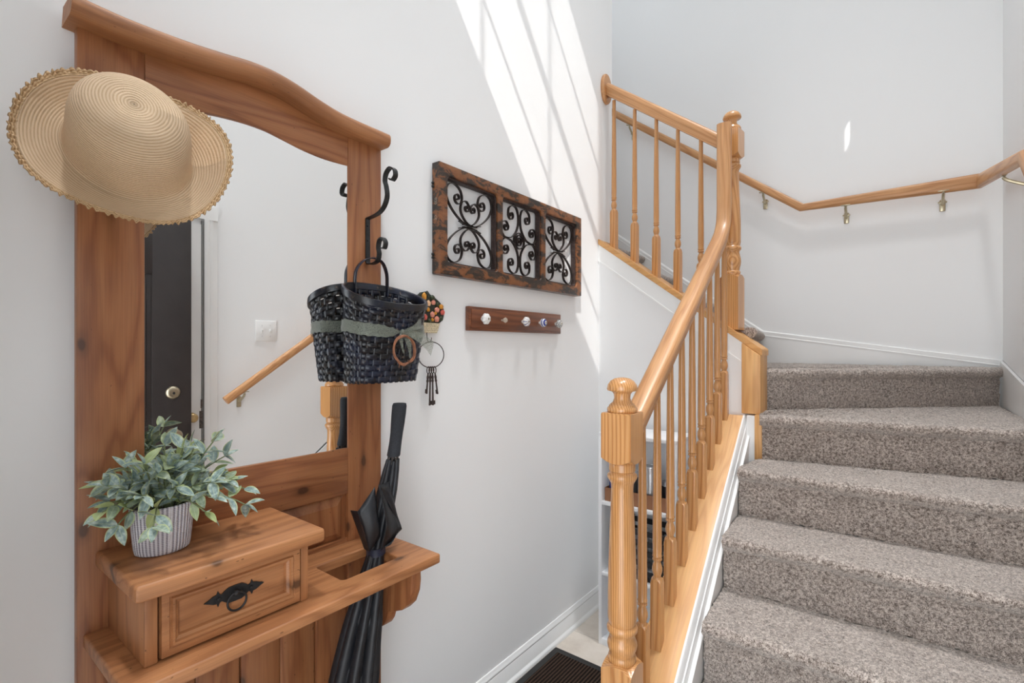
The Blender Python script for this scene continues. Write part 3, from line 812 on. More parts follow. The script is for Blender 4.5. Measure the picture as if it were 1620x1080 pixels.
# panel between bottom rail and shelf, raised
m = MB(HO); m.box((-1.251, Y1, 0.843), (-1.246, Y2, 0.978), 'z')
bm = bmesh.new()
def ringq(y0, y1, z0, z1, x): return [bm.verts.new(v) for v in ((x, y0, z0), (x, y1, z0), (x, y1, z1), (x, y0, z1))]
a = ringq(0.40, 0.822, 0.850, 0.972, -1.246); b = ringq(0.43, 0.798, 0.872, 0.950, -1.236)
for i in range(4): bm.faces.new((a[i], a[(i+1) % 4], b[(i+1) % 4], b[i]))
bm.faces.new(b); m.from_bm(bm, 'z')
m.build('raised_panel', 'pine', ht, smooth=0)
hb('panel_sill', 'pine', (-1.250, Y1, 0.800), (-1.2325, Y2, 0.853), 'y', 0.002)
# lower back planks
m = MB(HO)
for k in range(5):
    ya = Y1+(Y2-Y1)*k/5; yb = Y1+(Y2-Y1)*(k+1)/5
    m.box((-1.250, ya+0.001, 0.10), (-1.240 if k % 2 else -1.237, yb-0.001, 0.82), 'z', 0.003)
m.build('back_planks', 'pine', ht)
hb('lower_rail', 'pine', (-1.250, Y1, 0.03), (-1.232, Y2, 0.12), 'y')
# shelf with the umbrella slot
def slab(m, outer, inner, z0, z1, ax, bev):
    bm = bmesh.new()
    def loop(pts, z): return [bm.verts.new((x, y, z)) for x, y in pts]
    o = loop(outer, z1); eds = [bm.edges.new((o[i], o[(i+1) % len(o)])) for i in range(len(o))]
    if inner:
        q = loop(inner, z1); eds += [bm.edges.new((q[i], q[(i+1) % len(q)])) for i in range(len(q))]
    bmesh.ops.triangle_fill(bm, use_beauty=True, use_dissolve=False, edges=eds)
    ret = bmesh.ops.extrude_face_region(bm, geom=bm.faces[:])
    for v in [g for g in ret['geom'] if isinstance(g, bmesh.types.BMVert)]: v.co.z = z0
    bmesh.ops.recalc_face_normals(bm, faces=bm.faces[:])
    bm.edges.ensure_lookup_table()
    sharp = [e for e in bm.edges if len(e.link_faces) == 2 and e.calc_face_angle(0) > 1.0 and abs(e.verts[0].co.z-e.verts[1].co.z) < 1e-6]
    bmesh.ops.bevel(bm, geom=sharp, offset=bev, segments=3, profile=0.5, affect='EDGES')
    m.from_bm(bm, ax)
def rr(x0, x1, y0, y1, r, n=4): return [((x0+x1)/2+a, (y0+y1)/2+b) for a, b in rrect(x1-x0, y1-y0, r, n)]
m = MB(HO)
slab(m, rr(-1.232, -0.962, 0.248, 0.930, 0.004, 2), rr(-1.152, -1.034, 0.682, 0.846, 0.010), 0.818, 0.843, 'y', 0.004)
m.build('shelf', 'pine_light', ht)
# shelf brackets
br = [(-1.232, 0.818), (-1.006, 0.818), (-1.004, 0.775), (-1.008, 0.745), (-1.022, 0.712), (-1.045, 0.690), (-1.078, 0.676), (-1.100, 0.668), (-1.106, 0.655), (-1.112, 0.638), (-1.124, 0.622), (-1.140, 0.612), (-1.232, 0.600)]
for ya in (0.285, 0.868):
    m = MB(HO); m.prism(br, lambda x, z, h: (x, h, z), ya, ya+0.032, 'z', bev=0.002); m.build('shelf_bracket', 'pine', ht)
# drawer box
bx = hb('drawer_box', 'pine_light', (-1.232, 0.286, 0.843), (-1.020, 0.303, 0.970), 'z', 0.002)
hb('box_side', 'pine_light', (-1.232, 0.569, 0.843), (-1.018, 0.586, 0.970), 'z', 0.002, bx)
hb('box_stile', 'pine_light', (-1.034, 0.2862, 0.8435), (-1.0175, 0.306, 0.970), 'z', 0.002, bx)
hb('box_back', 'pine', (-1.2315, 0.303, 0.8435), (-1.220, 0.569, 0.970), 'z', 0, bx)
m = MB(HO); slab(m, rr(-1.232, -0.990, 0.266, 0.610, 0.006, 2), None, 0.968, 0.997, 'y', 0.006)
m.build('box_top', 'pine_light', ht)
# drawer with mitred moulding and black drop-ring pull
dy0, dy1, dz0, dz1 = 0.3095, 0.5660, 0.8475, 0.9665
m = MB(HO)
m.box((-1.20, dy0, dz0), (-1.0290, dy1, dz1), 'y')
for ya_, yb2, za_, zb_ in ((dy0, dy1, dz0, dz0+0.01), (dy0, dy1, dz1-0.01, dz1), (dy0, dy0+0.01, dz0, dz1), (dy1-0.01, dy1, dz0, dz1)): m.box((-1.03, ya_, za_), (-1.0235, yb2, zb_), 'y')
bm = bmesh.new()
prof = [(0, -1.024), (0.0012, -1.0145), (0.0125, -1.0140), (0.0140, -1.0160), (0.0155, -1.0162), (0.0175, -1.0120), (0.0215, -1.0125), (0.0235, -1.0175), (0.0285, -1.0205), (0.0300, -1.0275)]
rings = []
for inset, x in prof:
    rings.append([bm.verts.new(v) for v in ((x, dy0+inset, dz0+inset), (x, dy1-inset, dz0+inset), (x, dy1-inset, dz1-inset), (x, dy0+inset, dz1-inset))])
for a, b in zip(rings, rings[1:]):
    for i in range(4): bm.faces.new((a[i], a[(i+1) % 4], b[(i+1) % 4], b[i]))
bm.faces.new(rings[-1]); m.from_bm(bm, 'y')
dr = m.build('drawer', 'pine_light', ht, smooth=0)
m = MB(HO)
cy, cz, xq = 0.4375, 0.912, -1.0273
half = [(0.0, 0.0155), (0.012, 0.0150), (0.020, 0.0105), (0.0245, 0.0065), (0.028, 0.0075), (0.0315, 0.0150), (0.034, 0.0085), (0.040, 0.0075), (0.048, 0.0035), (0.056, 0.0)]
out = [(y, z) for y, z in half] + [(y, -z) for y, z in half[::-1][1:]]
out += [(-y, -z) for y, z in half[1:]] + [(-y, z) for y, z in half[::-1][1:-1]]
m.prism([(cy+a, cz+b) for a, b in out], lambda y, z, h: (h, y, z), xq, xq+0.0022, 'y')
plate = m.build('drawer_pull', 'iron', dr, smooth=30)
m = MB(HO)
def xlathe(m, prof, c, n=20, flute=None, mi=0):   # lathe about +x
    m.M = Matrix.Translation(Vector(c)) @ Matrix.Rotation(PI/2, 4, 'Y'); m.lathe(prof, (0, 0, 0), n, flute=flute, mi=mi); m.M = None
for s in (-1, 1): xlathe(m, [(0.0036, 0), (0.0032, 0.0020), (0.0005, 0.0028)], (xq+0.002, cy+s*0.030, cz), 12)
xlathe(m, [(0.006, 0), (0.006, 0.006), (0.0045, 0.0085), (0.0005, 0.0095)], (xq+0.002, cy, cz+0.002), 16)
pts = [(xq+0.009, cy+0.0175*math.sin(a), cz-0.0135+0.0175*math.cos(a)) for a in [2*PI*k/32 for k in range(32)]]
m.tube(pts, 0.0021, 8, closed=True, up=(1, 0, 0))
# join into the pull: ring, stud and screws
m.build('pull_ring', 'iron', dr, smooth=60)

# wrought-iron coat hooks on both posts
def hook(yc, parent, dz=0.0):
    m = MB(HO); w = 0.0075
    def strip(pts, th=0.0032, n=6):
        P = smooth_path(pts, n); m.sweep(P, rrect(2*w, th, 0.001, 1), up=(0.001, 0.0, 1) if False else (0, 0, 1))
    # flat strip profile in the x-z plane, wide along y
    def stripxz(pts, th=0.0034, n=7):
        P = smooth_path([(x, yc, z+dz-(0.035*min(1, max(0, (z-1.77)/0.1)) if dz else 0)) for x, z in pts], n); vs = []; gs = []; fs = []
        for i, p in enumerate(P):
            t = (P[min(i+1, len(P)-1)]-P[max(i-1, 0)]).normalized(); nn = Vector((-t.z, 0, t.x))
            for a, b in ((-w, -1), (w, -1), (w, 1), (-w, 1)):
                vs.append(p+Vector((0, a, 0))+nn*(b*th/2)); gs.append((i*0.002, a, b*th))
        for i in range(len(P)-1):
            for k in range(4): fs.append((i*4+k, i*4+(k+1) % 4, (i+1)*4+(k+1) % 4, (i+1)*4+k))
        fs += [(3, 2, 1, 0), tuple((len(P)-1)*4+k for k in range(4))]
        m.add(vs, fs, gs)
    x0 = XP+0.0022
    stripxz([(x0, 1.640), (x0, 1.700), (x0, 1.762), (x0+0.002, 1.770), (x0+0.02, 1.772), (x0+0.055, 1.779), (x0+0.078, 1.795), (x0+0.090, 1.820), (x0+0.086, 1.848), (x0+0.080, 1.866), (x0+0.086, 1.886), (x0+0.104, 1.897), (x0+0.122, 1.888), (x0+0.126, 1.871), (x0+0.114, 1.860), (x0+0.104, 1.866)])
    stripxz([(x0, 1.645), (x0+0.006, 1.637), (x0+0.03, 1.636), (x0+0.048, 1.643), (x0+0.054, 1.662), (x0+0.050, 1.680), (x0+0.056, 1.700), (x0+0.072, 1.704), (x0+0.083, 1.690), (x0+0.078, 1.675), (x0+0.066, 1.676)])
    for z in (1.748, 1.706): xlathe(m, [(0.0038, 0), (0.0034, 0.0022), (0.0005, 0.0032)], (x0+0.0015, yc, z+dz), 10)
    return m.build('coat_hook', 'iron', parent, smooth=50)
hook(0.893, ht); hook(0.290, ht, 0.020)

# ------------------------------------------------------------------ straw hat
hc = Vector((-1.132, 0.2967, 1.7542))
ax = Vector((0.84, -0.1876, 0.3229)).normalized()
e1 = Vector((0, 0, 1)).cross(ax).normalized()      # horizontal
e2 = ax.cross(e1).normalized()                     # up the hat plane
hat = thing('straw_hat', 'wide-brimmed natural straw sun hat hanging on the left post of the hall tree', 'hat', hc)
def hat_pt(th, r, h):
    ox = 1.0; 
    return hc + e1*(r*math.cos(th)) + e2*(r*math.sin(th)) + ax*h
m = MB(hc)
NT = 180; vs = []; gs = []; fs = []
# crown profile (r, h), oval in plan
crown = [(0.001, 0.123), (0.02, 0.1228), (0.043, 0.121), (0.062, 0.116), (0.076, 0.107), (0.085, 0.094), (0.090, 0.078), (0.093, 0.060), (0.095, 0.040), (0.097, 0.022), (0.100, 0.008), (0.106, 0.001)]
cp = smooth_path([(r, 0, h) for r, h in [(r*0.943, h*1.098) for r, h in crown]], 5)
arc = 0; prev = None; rows = []
for p in cp:
    if prev is not None: arc += (p-prev).length
    prev = p; rows.append((p.x, p.z, arc, 0))
RB = 0.152
for k in range(1, 22):
    t = k/21; r = 0.100+(RB-0.100)*t; arc += (RB-0.100)/21*1.05
    rows.append((r, None, arc, t))
def brim_h(th, t):
    # upturned outside, deeper roll at both sides, a dip low on the right
    s = 0.030*t**1.8*(1+0.35*math.cos(2*(th-0.1))) + 0.001
    s += 0.012*t**2*math.sin(3*th+0.9) - 0.004*t
    s += -0.0165*t**2*max(0, math.cos(th-PI))**2
    return s
for (r, h, arc, t) in rows:
    for k in range(NT):
        th = 2*PI*k/NT
        ov = 1+0.04*math.cos(2*(th-2.3))
        hh = h if h is not None else brim_h(th, t)
        if h is not None and r < 0.06: hh -= 0.004*math.exp(-((r-0.0)/0.03)**2)
        p = hat_pt(th, r*(ov if h is not None else 1+0.05*(1-t)*math.cos(2*(th-2.3))), hh)
        vs.append(p); gs.append((arc, th*max(r, 0.03), 0))
for i in range(len(rows)-1):
    for k in range(NT): fs.append((i*NT+k, i*NT+(k+1) % NT, (i+1)*NT+(k+1) % NT, (i+1)*NT+k))
m.add(vs, fs, gs, off=False)
o = m.build('hat_body', 'straw', hat, smooth=180)
sm = o.modifiers.new('thick', 'SOLIDIFY'); sm.thickness = 0.0018; sm.offset = -1
# frayed ruffled edge
m = MB(hc); NT2 = 720; vs = []; gs = []; fs = []
ph = [random.uniform(0, 6.28) for _ in range(6)]
for j in range(5):
    t = j/4
    for k in range(NT2):
        th = 2*PI*k/NT2
        w = math.sin(118*th+ph[0]+1.5*math.sin(7*th+ph[1]))*0.7+math.sin(83*th+ph[2]+2*math.sin(11*th))*0.5
        hh = brim_h(th, 1.0) + 0.004*t*t + w*0.0036*t
        r = RB-0.002+0.011*t + 0.0016*t*math.sin(77*th+ph[3])
        vs.append(hat_pt(th, r, hh)); gs.append((j*0.003, th*0.2, 0))
for i in range(4):
    for k in range(NT2): fs.append((i*NT2+k, i*NT2+(k+1) % NT2, (i+1)*NT2+(k+1) % NT2, (i+1)*NT2+k))
m.add(vs, fs, gs, off=False)
o = m.build('frayed_edge', 'straw_raw', hat, smooth=180)
sm = o.modifiers.new('thick', 'SOLIDIFY'); sm.thickness = 0.0012

# ------------------------------------------------------------------ potted plant
pc = Vector((-1.138, 0.350, 0.997))
plant = thing('potted_plant', 'small artificial plant with frosted blue-green leaves in a ribbed white pot', 'plant', pc)
m = MB(pc); vs = []; gs = []; fs = []; NP = 96
pp = [(0.0, 0.0005), (0.040, 0.0005), (0.0435, 0.003), (0.0455, 0.012), (0.0485, 0.045), (0.0510, 0.078), (0.0518, 0.090), (0.0500, 0.092), (0.0470, 0.088), (0.0455, 0.070), (0.0, 0.068)]
for r, z in pp:
    for k in range(NP):
        a = 2*PI*k/NP; ex = 0.86
        vs.append(pc+Vector((r*math.cos(a)*ex, r*math.sin(a)*1.04, z))); gs.append((k/NP if k < NP/2 else (NP-k)/NP, 0, z))
for i in range(len(pp)-1):
    for k in range(NP): fs.append((i*NP+k, i*NP+(k+1) % NP, (i+1)*NP+(k+1) % NP, (i+1)*NP+k))
m.add(vs, fs, gs, off=False); m.build('pot', 'pot', plant, smooth=40)
leafm = MB(pc); stemm = MB(pc)
def leaf(base, d, up, ln, wd, cup, tone):
    d = d.normalized(); side = d.cross(up).normalized(); nn = side.cross(d).normalized()
    vs = []; gs = []; fs = []; NL = 7; 
    for i in range(NL+1):
        t = i/NL; w = wd*math.sin(PI*min(1, t**0.82))**0.8*0.5 if 0 < i < NL else 0.0004
        bend = -cup*ln*t*t
        for j in (-1, -0.5, 0, 0.5, 1):
            vs.append(base+d*(ln*t)+side*(w*j)+nn*(bend+abs(j)*w*0.35)); gs.append((t, j, tone))
    for i in range(NL):
        for j in range(4): fs.append((i*5+j, i*5+j+1, (i+1)*5+j+1, (i+1)*5+j))
    leafm.add(vs, fs, gs, off=False)
rs = random.Random(11)
stems = []
for k in range(30):
    a = 2*PI*k/30+rs.uniform(-.12, .12); el = rs.choice((0.25, 0.5, 0.8, 1.1, 1.35)); ln = rs.uniform(0.065, 0.100)*(1.0 if el < 1.2 else 0.95)
    if math.cos(a) < -0.3: ln = min(ln, 0.072/abs(math.cos(a))/max(0.3, math.cos(el))*1.0); ln = max(0.05, ln)
    stems.append((a, el, ln, rs.uniform(0.1, 0.5)))
# the long sprays seen in the photograph
stems += [(1.45, 0.42, 0.205, 0.95), (1.62, 0.72, 0.185, 0.35), (-1.25, 0.40, 0.165, 0.7), (-1.0, 0.15, 0.14, 0.8), (-1.5, 0.75, 0.16, 0.4), (0.3, 1.25, 0.17, 0.1), (1.0, 1.05, 0.165, 0.15), (0.4, 0.05, 0.10, 0.6), (-0.4, 0.1, 0.11, 0.7), (-0.7, 1.1, 0.155, 0.2), (1.2, 0.1, 0.12, 0.8), (0.0, 0.7, 0.13, 0.4), (0.7, 0.6, 0.13, 0.5)]
for (a, el, ln, droop) in stems:
    if ln > 0.125: ln *= 0.66
    if math.cos(a-math.radians(-40)) > 0.3: ln *= 0.82
    if el > 1.0: ln *= 1.18
    b0_ = pc+Vector((0.018*math.cos(a), 0.024*math.sin(a), 0.07))
    d0 = Vector((math.cos(a)*math.cos(el), math.sin(a)*math.cos(el), math.sin(el)))
    # always rise first out of the pot
    pts = []
    for i in range(9):
        t = i/8
        p = b0_+Vector((0, 0, 0.035*min(1, t*3)))+d0*(ln*t)-Vector((0, 0, droop*ln*0.55*t*t))
        p.x = max(p.x, -1.205); pts.append(p)
    stemm.tube(pts, 0.0014, 5)
    nl = max(3, int(ln/0.021))
    for i in range(nl):
        t = (i+1.0)/nl; q = pts[min(8, int(t*8))]; q0 = pts[max(0, min(7, int(t*8)-1))]
        tg = (q-q0).normalized() if (q-q0).length > 1e-5 else d0
        s = tg.cross(Vector((0, 0, 1)));
        if s.length < 0.1: s = Vector((math.cos(a+1.5), math.sin(a+1.5), 0))
        s.normalize(); rot = Matrix.Rotation(i*1.3+rs.uniform(-.4, .4), 3, tg); s = rot @ s
        for sg in (-1, 1):
            d = (tg*rs.uniform(0.5, 0.95)+s*sg+Vector((0, 0, rs.uniform(-.25, .3)))).normalized()
            upv = Vector((0.35, -0.1, 0.9))+Vector((rs.uniform(-.5, .5), rs.uniform(-.5, .5), 0))
            L_ = rs.uniform(0.032, 0.044); 
            if q.x + d.x*L_ < -1.222: continue
            leaf(q, d, upv, L_, L_*rs.uniform(0.42, 0.54), rs.uniform(0.0, 0.25), rs.random()*(1.0 if el < 0.6 else 0.85))
    leaf(pts[-1], pts[-1]-pts[-2], Vector((0.3, 0, 1)), 0.032, 0.015, 0.1, rs.random())
stemm.build('stems', 'stem', plant); o = leafm.build('leaves', 'leaf', plant, smooth=180)
# ------------------------------------------------------------------ black splint basket on the right post
bk = thing('wall_basket', 'black woven splint basket with sheer ribbon hanging from the iron hook', 'basket', (-1.16, 0.893, 1.292))
BO = bk.location
zb = 1.294
def bsect(t):   # half axes and centre x at height parameter t
    ay = 0.104+0.020*t; axx = 0.054+0.022*t; return ay, axx, -1.2225+axx, 3.6-1.3*t
def bpt(th, t, off=0.0):
    ay, axx, cx, e = bsect(t)
    c, s = math.cos(th), math.sin(th)
    r = (abs(c)**e+abs(s)**e)**(-1/e)
    x = cx+(axx*r+off)*c if True else 0; y = 0.897+(ay*r+off)*s
    zr = 1.572-(x+1.2225)*0.44
    return Vector((x, y, zb+(zr-zb)*t))
NS = 30; NTH = 240
# arc-length-even parameter
cum = [0.0]
for k in range(720): cum.append(cum[-1]+(bpt(2*PI*(k+1)/720, .6)-bpt(2*PI*k/720, .6)).length)
def th_of(u):   # u in 0..1
    target = u*cum[-1]; lo = 0
    import bisect
    i = min(719, max(0, bisect.bisect(cum, target)-1)); return 2*PI*(i+(target-cum[i])/(cum[i+1]-cum[i]+1e-9))/720
TH = [th_of(k/NTH) for k in range(NTH)]
m = MB(BO)
rowsN = 14
for r_ in range(rowsN):
    t0 = 0.015+r_*0.965/rowsN; t1 = t0+0.965/rowsN*0.93; vs = []; gs = []; fs = []
    for j, t in enumerate((t0, (t0+t1)/2, t1)):
        for k in range(NTH):
            off = 0.0016*math.cos(NS/2*2*PI*k/NTH+r_*PI)+(0.0006 if j == 1 else 0)
            vs.append(bpt(TH[k], t, off)); gs.append((k/NTH*0.7, j*0.006, 0))
    for j in range(2):
        for k in range(NTH): fs.append((j*NTH+k, j*NTH+(k+1) % NTH, (j+1)*NTH+(k+1) % NTH, (j+1)*NTH+k))
    m.add(vs, fs, gs)
for q in range(NS):   # upright stakes
    vs = []; gs = []; fs = []; u0 = (q+0.22)/NS; u1 = (q+0.78)/NS; n_ = 20
    for i in range(n_+1):
        for u in (u0, (u0+u1)/2, u1): vs.append(bpt(th_of(u % 1.0), i/n_, 0.0)); gs.append((i*0.013, (u-u0)*0.7, 0))
    for i in range(n_):
        for j in range(2): fs.append((i*3+j, i*3+j+1, i*3+j+4, i*3+j+3))
    m.add(vs, fs, gs)
# base
cb = Vector((-1.165, 0.893, zb+0.001)); vs = [cb]+[bpt(TH[k], 0.01) for k in range(0, NTH, 4)]; n_ = len(vs)-1
m.add(vs, [(0, 1+k, 1+(k+1) % n_) for k in range(n_)])
o = m.build('woven_body', 'splint', bk, smooth=60)
sm = o.modifiers.new('thick', 'SOLIDIFY'); sm.thickness = 0.0012; sm.offset = 0
m = MB(BO); rim = [bpt(TH[k], 1.0, 0.0015)-Vector((0, 0, 0.002)) for k in range(0, NTH, 3)]
m.sweep(rim, [(-0.005, -0.009), (0.005, -0.009), (0.006, 0.0), (0.005, 0.0085), (0.001, 0.010), (-0.003, 0.009), (-0.005, 0.006)], closed=True)
m.build('rim', 'splint', bk, smooth=60)
m = MB(BO)
m.sweep(smooth_path([(-1.212, 0.838, 1.545), (-1.211, 0.838, 1.59), (-1.208, 0.843, 1.618), (-1.200, 0.862, 1.642), (-1.196, 0.893, 1.651), (-1.200, 0.924, 1.642), (-1.208, 0.945, 1.615), (-1.211, 0.950, 1.585), (-1.212, 0.950, 1.545)], 6), rrect(0.0028, 0.015, 0.001, 1), up=(1, 0, 0.001))
m.sweep([(0, 0, 0), (0, 0, 0)], []) if False else None
hd = m.build('handle', 'splint', bk, smooth=50)
# sheer ribbon with knot and bow
m = MB(BO); vs = []; gs = []; fs = []
for j in range(4):
    for k in range(0, NTH+1, 2):
        th = TH[k % NTH]; p = bpt(th, 0.62, 0.0062)
        near = math.exp(-((min(abs(th), abs(th-2*PI)))/0.22)**2)
        zc_ = 1.452-0.017*max(0, math.cos(th)); hw_ = 0.0165*(1-0.78*near)
        p.z = zc_+(-1+2*j/3)*hw_+0.001*math.sin(k*0.7+j); p.x += 0.002*math.sin(j*2.1+k*0.13); vs.append(p); gs.append((k*0.003, j*0.01, 0))
nk = NTH//2+1
for j in range(3):
    for k in range(nk-1): fs.append((j*nk+k, j*nk+k+1, (j+1)*nk+k+1, (j+1)*nk+k))
m.add(vs, fs, gs)
KN = Vector((bpt(0, 0.6).x+0.012, 0.897, 1.435))
m.build('ribbon_band', 'sheer', bk, smooth=180); m = MB(BO)
def flap(pts, widths, wdir):
    P = smooth_path(pts, 6); vs = []; gs = []; fs = []; n_ = len(P)
    for i, p in enumerate(P):
        w = interp([k/(len(widths)-1) for k in range(len(widths))], widths, i/(n_-1)); wd = Vector(wdir)
        for j in (-1, -0.33, 0.33, 1): vs.append(p+wd*(w*j)+Vector((0.002*math.cos(j*4+i*0.5), 0, 0))); gs.append((i*0.01, j*0.01, 0))
    for i in range(n_-1):
        for j in range(3): fs.append((i*4+j, i*4+j+1, (i+1)*4+j+1, (i+1)*4+j))
    m.add(vs, fs, gs)
flap([KN, KN+Vector((0.010, 0.040, 0.016)), KN+Vector((-0.012, 0.078, 0.032))], [0.003, 0.009, 0.016], (0, -0.3, 0.95))
flap([KN, KN+Vector((0.012, 0.045, -0.012)), KN+Vector((0.014, 0.098, -0.046))], [0.003, 0.014, 0.022], (0, 0.25, 0.95))
flap([KN, KN+Vector((0.010, 0.012, -0.030)), KN+Vector((0.008, 0.022, -0.072))], [0.003, 0.010, 0.004], (0, 0.9, 0.2))
flap([KN, KN+Vector((0.008, -0.014, -0.022)), KN+Vector((0.010, -0.004, -0.058))], [0.003, 0.009, 0.003], (0, 0.9, -0.2))
m.build('ribbon_bow', 'sheer_thin', bk, smooth=180)
m = MB(BO)
xlathe(m, [(0.002, -0.006), (0.0065, -0.003), (0.008, 0.0), (0.0065, 0.003), (0.002, 0.005)], KN, 14)
m.build('knot', 'sheer', bk, smooth=180)
m = MB(BO); wc = KN+Vector((0.006, 0.000, -0.050))
for q in range(6):
    ph = random.uniform(0, 6); rr_ = 0.040+random.uniform(-.0045, .0045)
    pts = [wc+Vector((0.0035*math.sin(3*a+ph)+0.002*(q % 3), rr_*math.sin(a)*0.92+0.0015*math.sin(5*a+ph), rr_*math.cos(a)+0.0015*math.cos(4*a+ph))) for a in [2*PI*k/40 for k in range(40)]]
    m.tube(pts, 0.0019, 6, closed=True, up=(1, 0, 0))
for q in range(5):
    a = random.uniform(2, 6); p = wc+Vector((0.003, 0.040*math.sin(a), 0.040*math.cos(a))); m.tube([p, p+Vector((0.004, random.uniform(-.012, .012), random.uniform(-.012, .012)))], 0.0009, 5)
m.build('twig_wreath', 'vine', bk, smooth=60)

# ------------------------------------------------------------------ umbrella in the slot
um = thing('umbrella', 'black furled umbrella standing upside down through the slot of the shelf', 'umbrella', (-1.125, 0.735, 0))
UO = um.location
ua = smooth_path([(-1.103, 0.909, 1.236), (-1.109, 0.892, 1.092), (-1.098, 0.822, 0.843), (-1.100, 0.758, 0.540), (-1.118, 0.740, 0.20), (-1.125, 0.735, 0.035)], 12)
def at_z(z):
    for p, q in zip(ua, ua[1:]):
        if p.z >= z >= q.z: return p.lerp(q, (p.z-z)/(p.z-q.z+1e-9))
    return ua[0] if z > ua[0].z else ua[-1]
m = MB(UO)
hp = [(1.247, 0.0170), (1.2465, 0.0190), (1.240, 0.0212), (1.215, 0.0210), (1.19, 0.0200), (1.165, 0.0184), (1.14, 0.0180), (1.115, 0.0188), (1.104, 0.0195), (1.101, 0.0180)]
vs = []; gs = []; fs = []
for z, r in hp:
    z -= 0.011; c = at_z(z)
    for k in range(24):
        a = 2*PI*k/24; vs.append(c+Vector((r*math.cos(a), r*math.sin(a)*0.9, 0.0))); gs.append((z, r*math.cos(a), r*math.sin(a)))
for i in range(len(hp)-1):
    for k in range(24): fs.append((i*24+k, i*24+(k+1) % 24, (i+1)*24+(k+1) % 24, (i+1)*24+k))
fs += [tuple(range(24)), tuple((len(hp)-1)*24+k for k in range(24))]
m.add(vs, fs, gs); m.build('foam_handle', 'foam', um, smooth=60)
m = MB(UO); m.tube([at_z(1.11), at_z(0.05)], 0.005, 8); m.tube([at_z(0.06), at_z(0.002)], 0.005, 8)
for k in range(8):    # rib tips around the shaft
    a = 2*PI*k/8; c = at_z(1.095); d = Vector((0.0125*math.cos(a), 0.0125*math.sin(a), 0))
    m.tube([c+d, at_z(1.07)+d*1.15], 0.0022, 6)
m.build('shaft', 'steel', um, smooth=60)
def canopy(zs, nf, phase, name, mat, asym=0.0):
    m = MB(UO); vs = []; gs = []; fs = []; NC = 120
    fine = []
    for i in range(len(zs)-1):
        for k in range(6):
            t = k/6; fine.append([zs[i][j]+(zs[i+1][j]-zs[i][j])*t for j in range(4)])
    fine.append(list(zs[-1]))
    for z, rx, ry, amp in fine:
        c = at_z(z)
        for k in range(NC):
            a = 2*PI*k/NC
            fold = amp*(abs(math.sin(a*nf/2+phase+ (1.1-z)*1.6))**0.7-0.6)
            vs.append(c+Vector((math.cos(a)*rx*(1+fold), math.sin(a)*ry*(1+fold)+asym*max(0, 0.8-z), 0.003*math.sin(3*a)))); gs.append((z, a*0.03, 0))
    n_ = len(fine)
    for i in range(n_-1):
        for k in range(NC): fs.append((i*NC+k, i*NC+(k+1) % NC, (i+1)*NC+(k+1) % NC, (i+1)*NC+k))
    fs += [tuple(range(NC)), tuple((n_-1)*NC+k for k in range(NC))]
    m.add(vs, fs, gs); return m.build(name, mat, um, smooth=50)
canopy([(1.082, 0.0165, 0.0165, 0.30), (1.05, 0.022, 0.020, 0.28), (1.00, 0.027, 0.024, 0.25), (0.95, 0.027, 0.025, 0.3), (0.90, 0.026, 0.025, 0.3), (0.862, 0.0235, 0.0225, 0.18), (0.850, 0.022, 0.021, 0.12), (0.835, 0.023, 0.022, 0.18), (0.78, 0.032, 0.030, 0.35), (0.68, 0.044, 0.042, 0.42), (0.55, 0.054, 0.054, 0.42), (0.42, 0.054, 0.056, 0.42), (0.28, 0.042, 0.042, 0.4), (0.12, 0.022, 0.022, 0.3), (0.045, 0.009, 0.009, 0.1)], 8, 0.3, 'furled_canopy', 'umb')
# loose flaps above the strap
def poly3(name, pts, mat, parent, org, th=0.0012):
    mb = MB(org); n_ = len(pts); c = sum((Vector(p) for p in pts), Vector())/n_
    vs = [c]+[Vector(p) for p in pts]; mb.add(vs, [(0, 1+k, 1+(k+1) % n_) for k in range(n_)])
    o = mb.build(name, mat, parent, smooth=180); s_ = o.modifiers.new('sub', 'SUBSURF'); s_.levels = 1; s_.render_levels = 2; s_.subdivision_type = 'SIMPLE'
    s2 = o.modifiers.new('thick', 'SOLIDIFY'); s2.thickness = th; return o
cA = at_z(0.87); cB = at_z(0.97); cC = at_z(0.93)
F = lambda c, x, y, z: (c.x+x, c.y+y, z)
m = MB(UO)
def quad(pl_, nx=8):
    a, b, c, d = [Vector(p) for p in pl_]; vs = []; gs = []; fs = []
    for i in range(nx+1):
        for j in range(nx+1):
            u, v = i/nx, j/nx
            p = a*(1-u)*(1-v)+b*u*(1-v)+c*u*v+d*(1-u)*v
            p += Vector((0.010*math.sin(u*PI)*math.sin(v*PI), 0, 0.003*math.sin(u*9)*v)); vs.append(p); gs.append((u*.05, v*.05, 0))
    for i in range(nx):
        for j in range(nx): fs.append((i*(nx+1)+j, i*(nx+1)+j+1, (i+1)*(nx+1)+j+1, (i+1)*(nx+1)+j))
    m.add(vs, fs, gs)
# right flap: pointed wedge leaning out to the right
K = lambda y, z, x=-1.080: (x, y, z)
# left wedge: tip out to the left, gathered at the strap
quad([K(0.788, 0.866, -1.074), K(0.757, 0.976, -1.082), K(0.800, 1.030, -1.070), K(0.812, 0.900, -1.062)])
quad([K(0.790, 0.866, -1.100), K(0.762, 0.970, -1.120), K(0.757, 0.976, -1.082), K(0.788, 0.866, -1.074)])
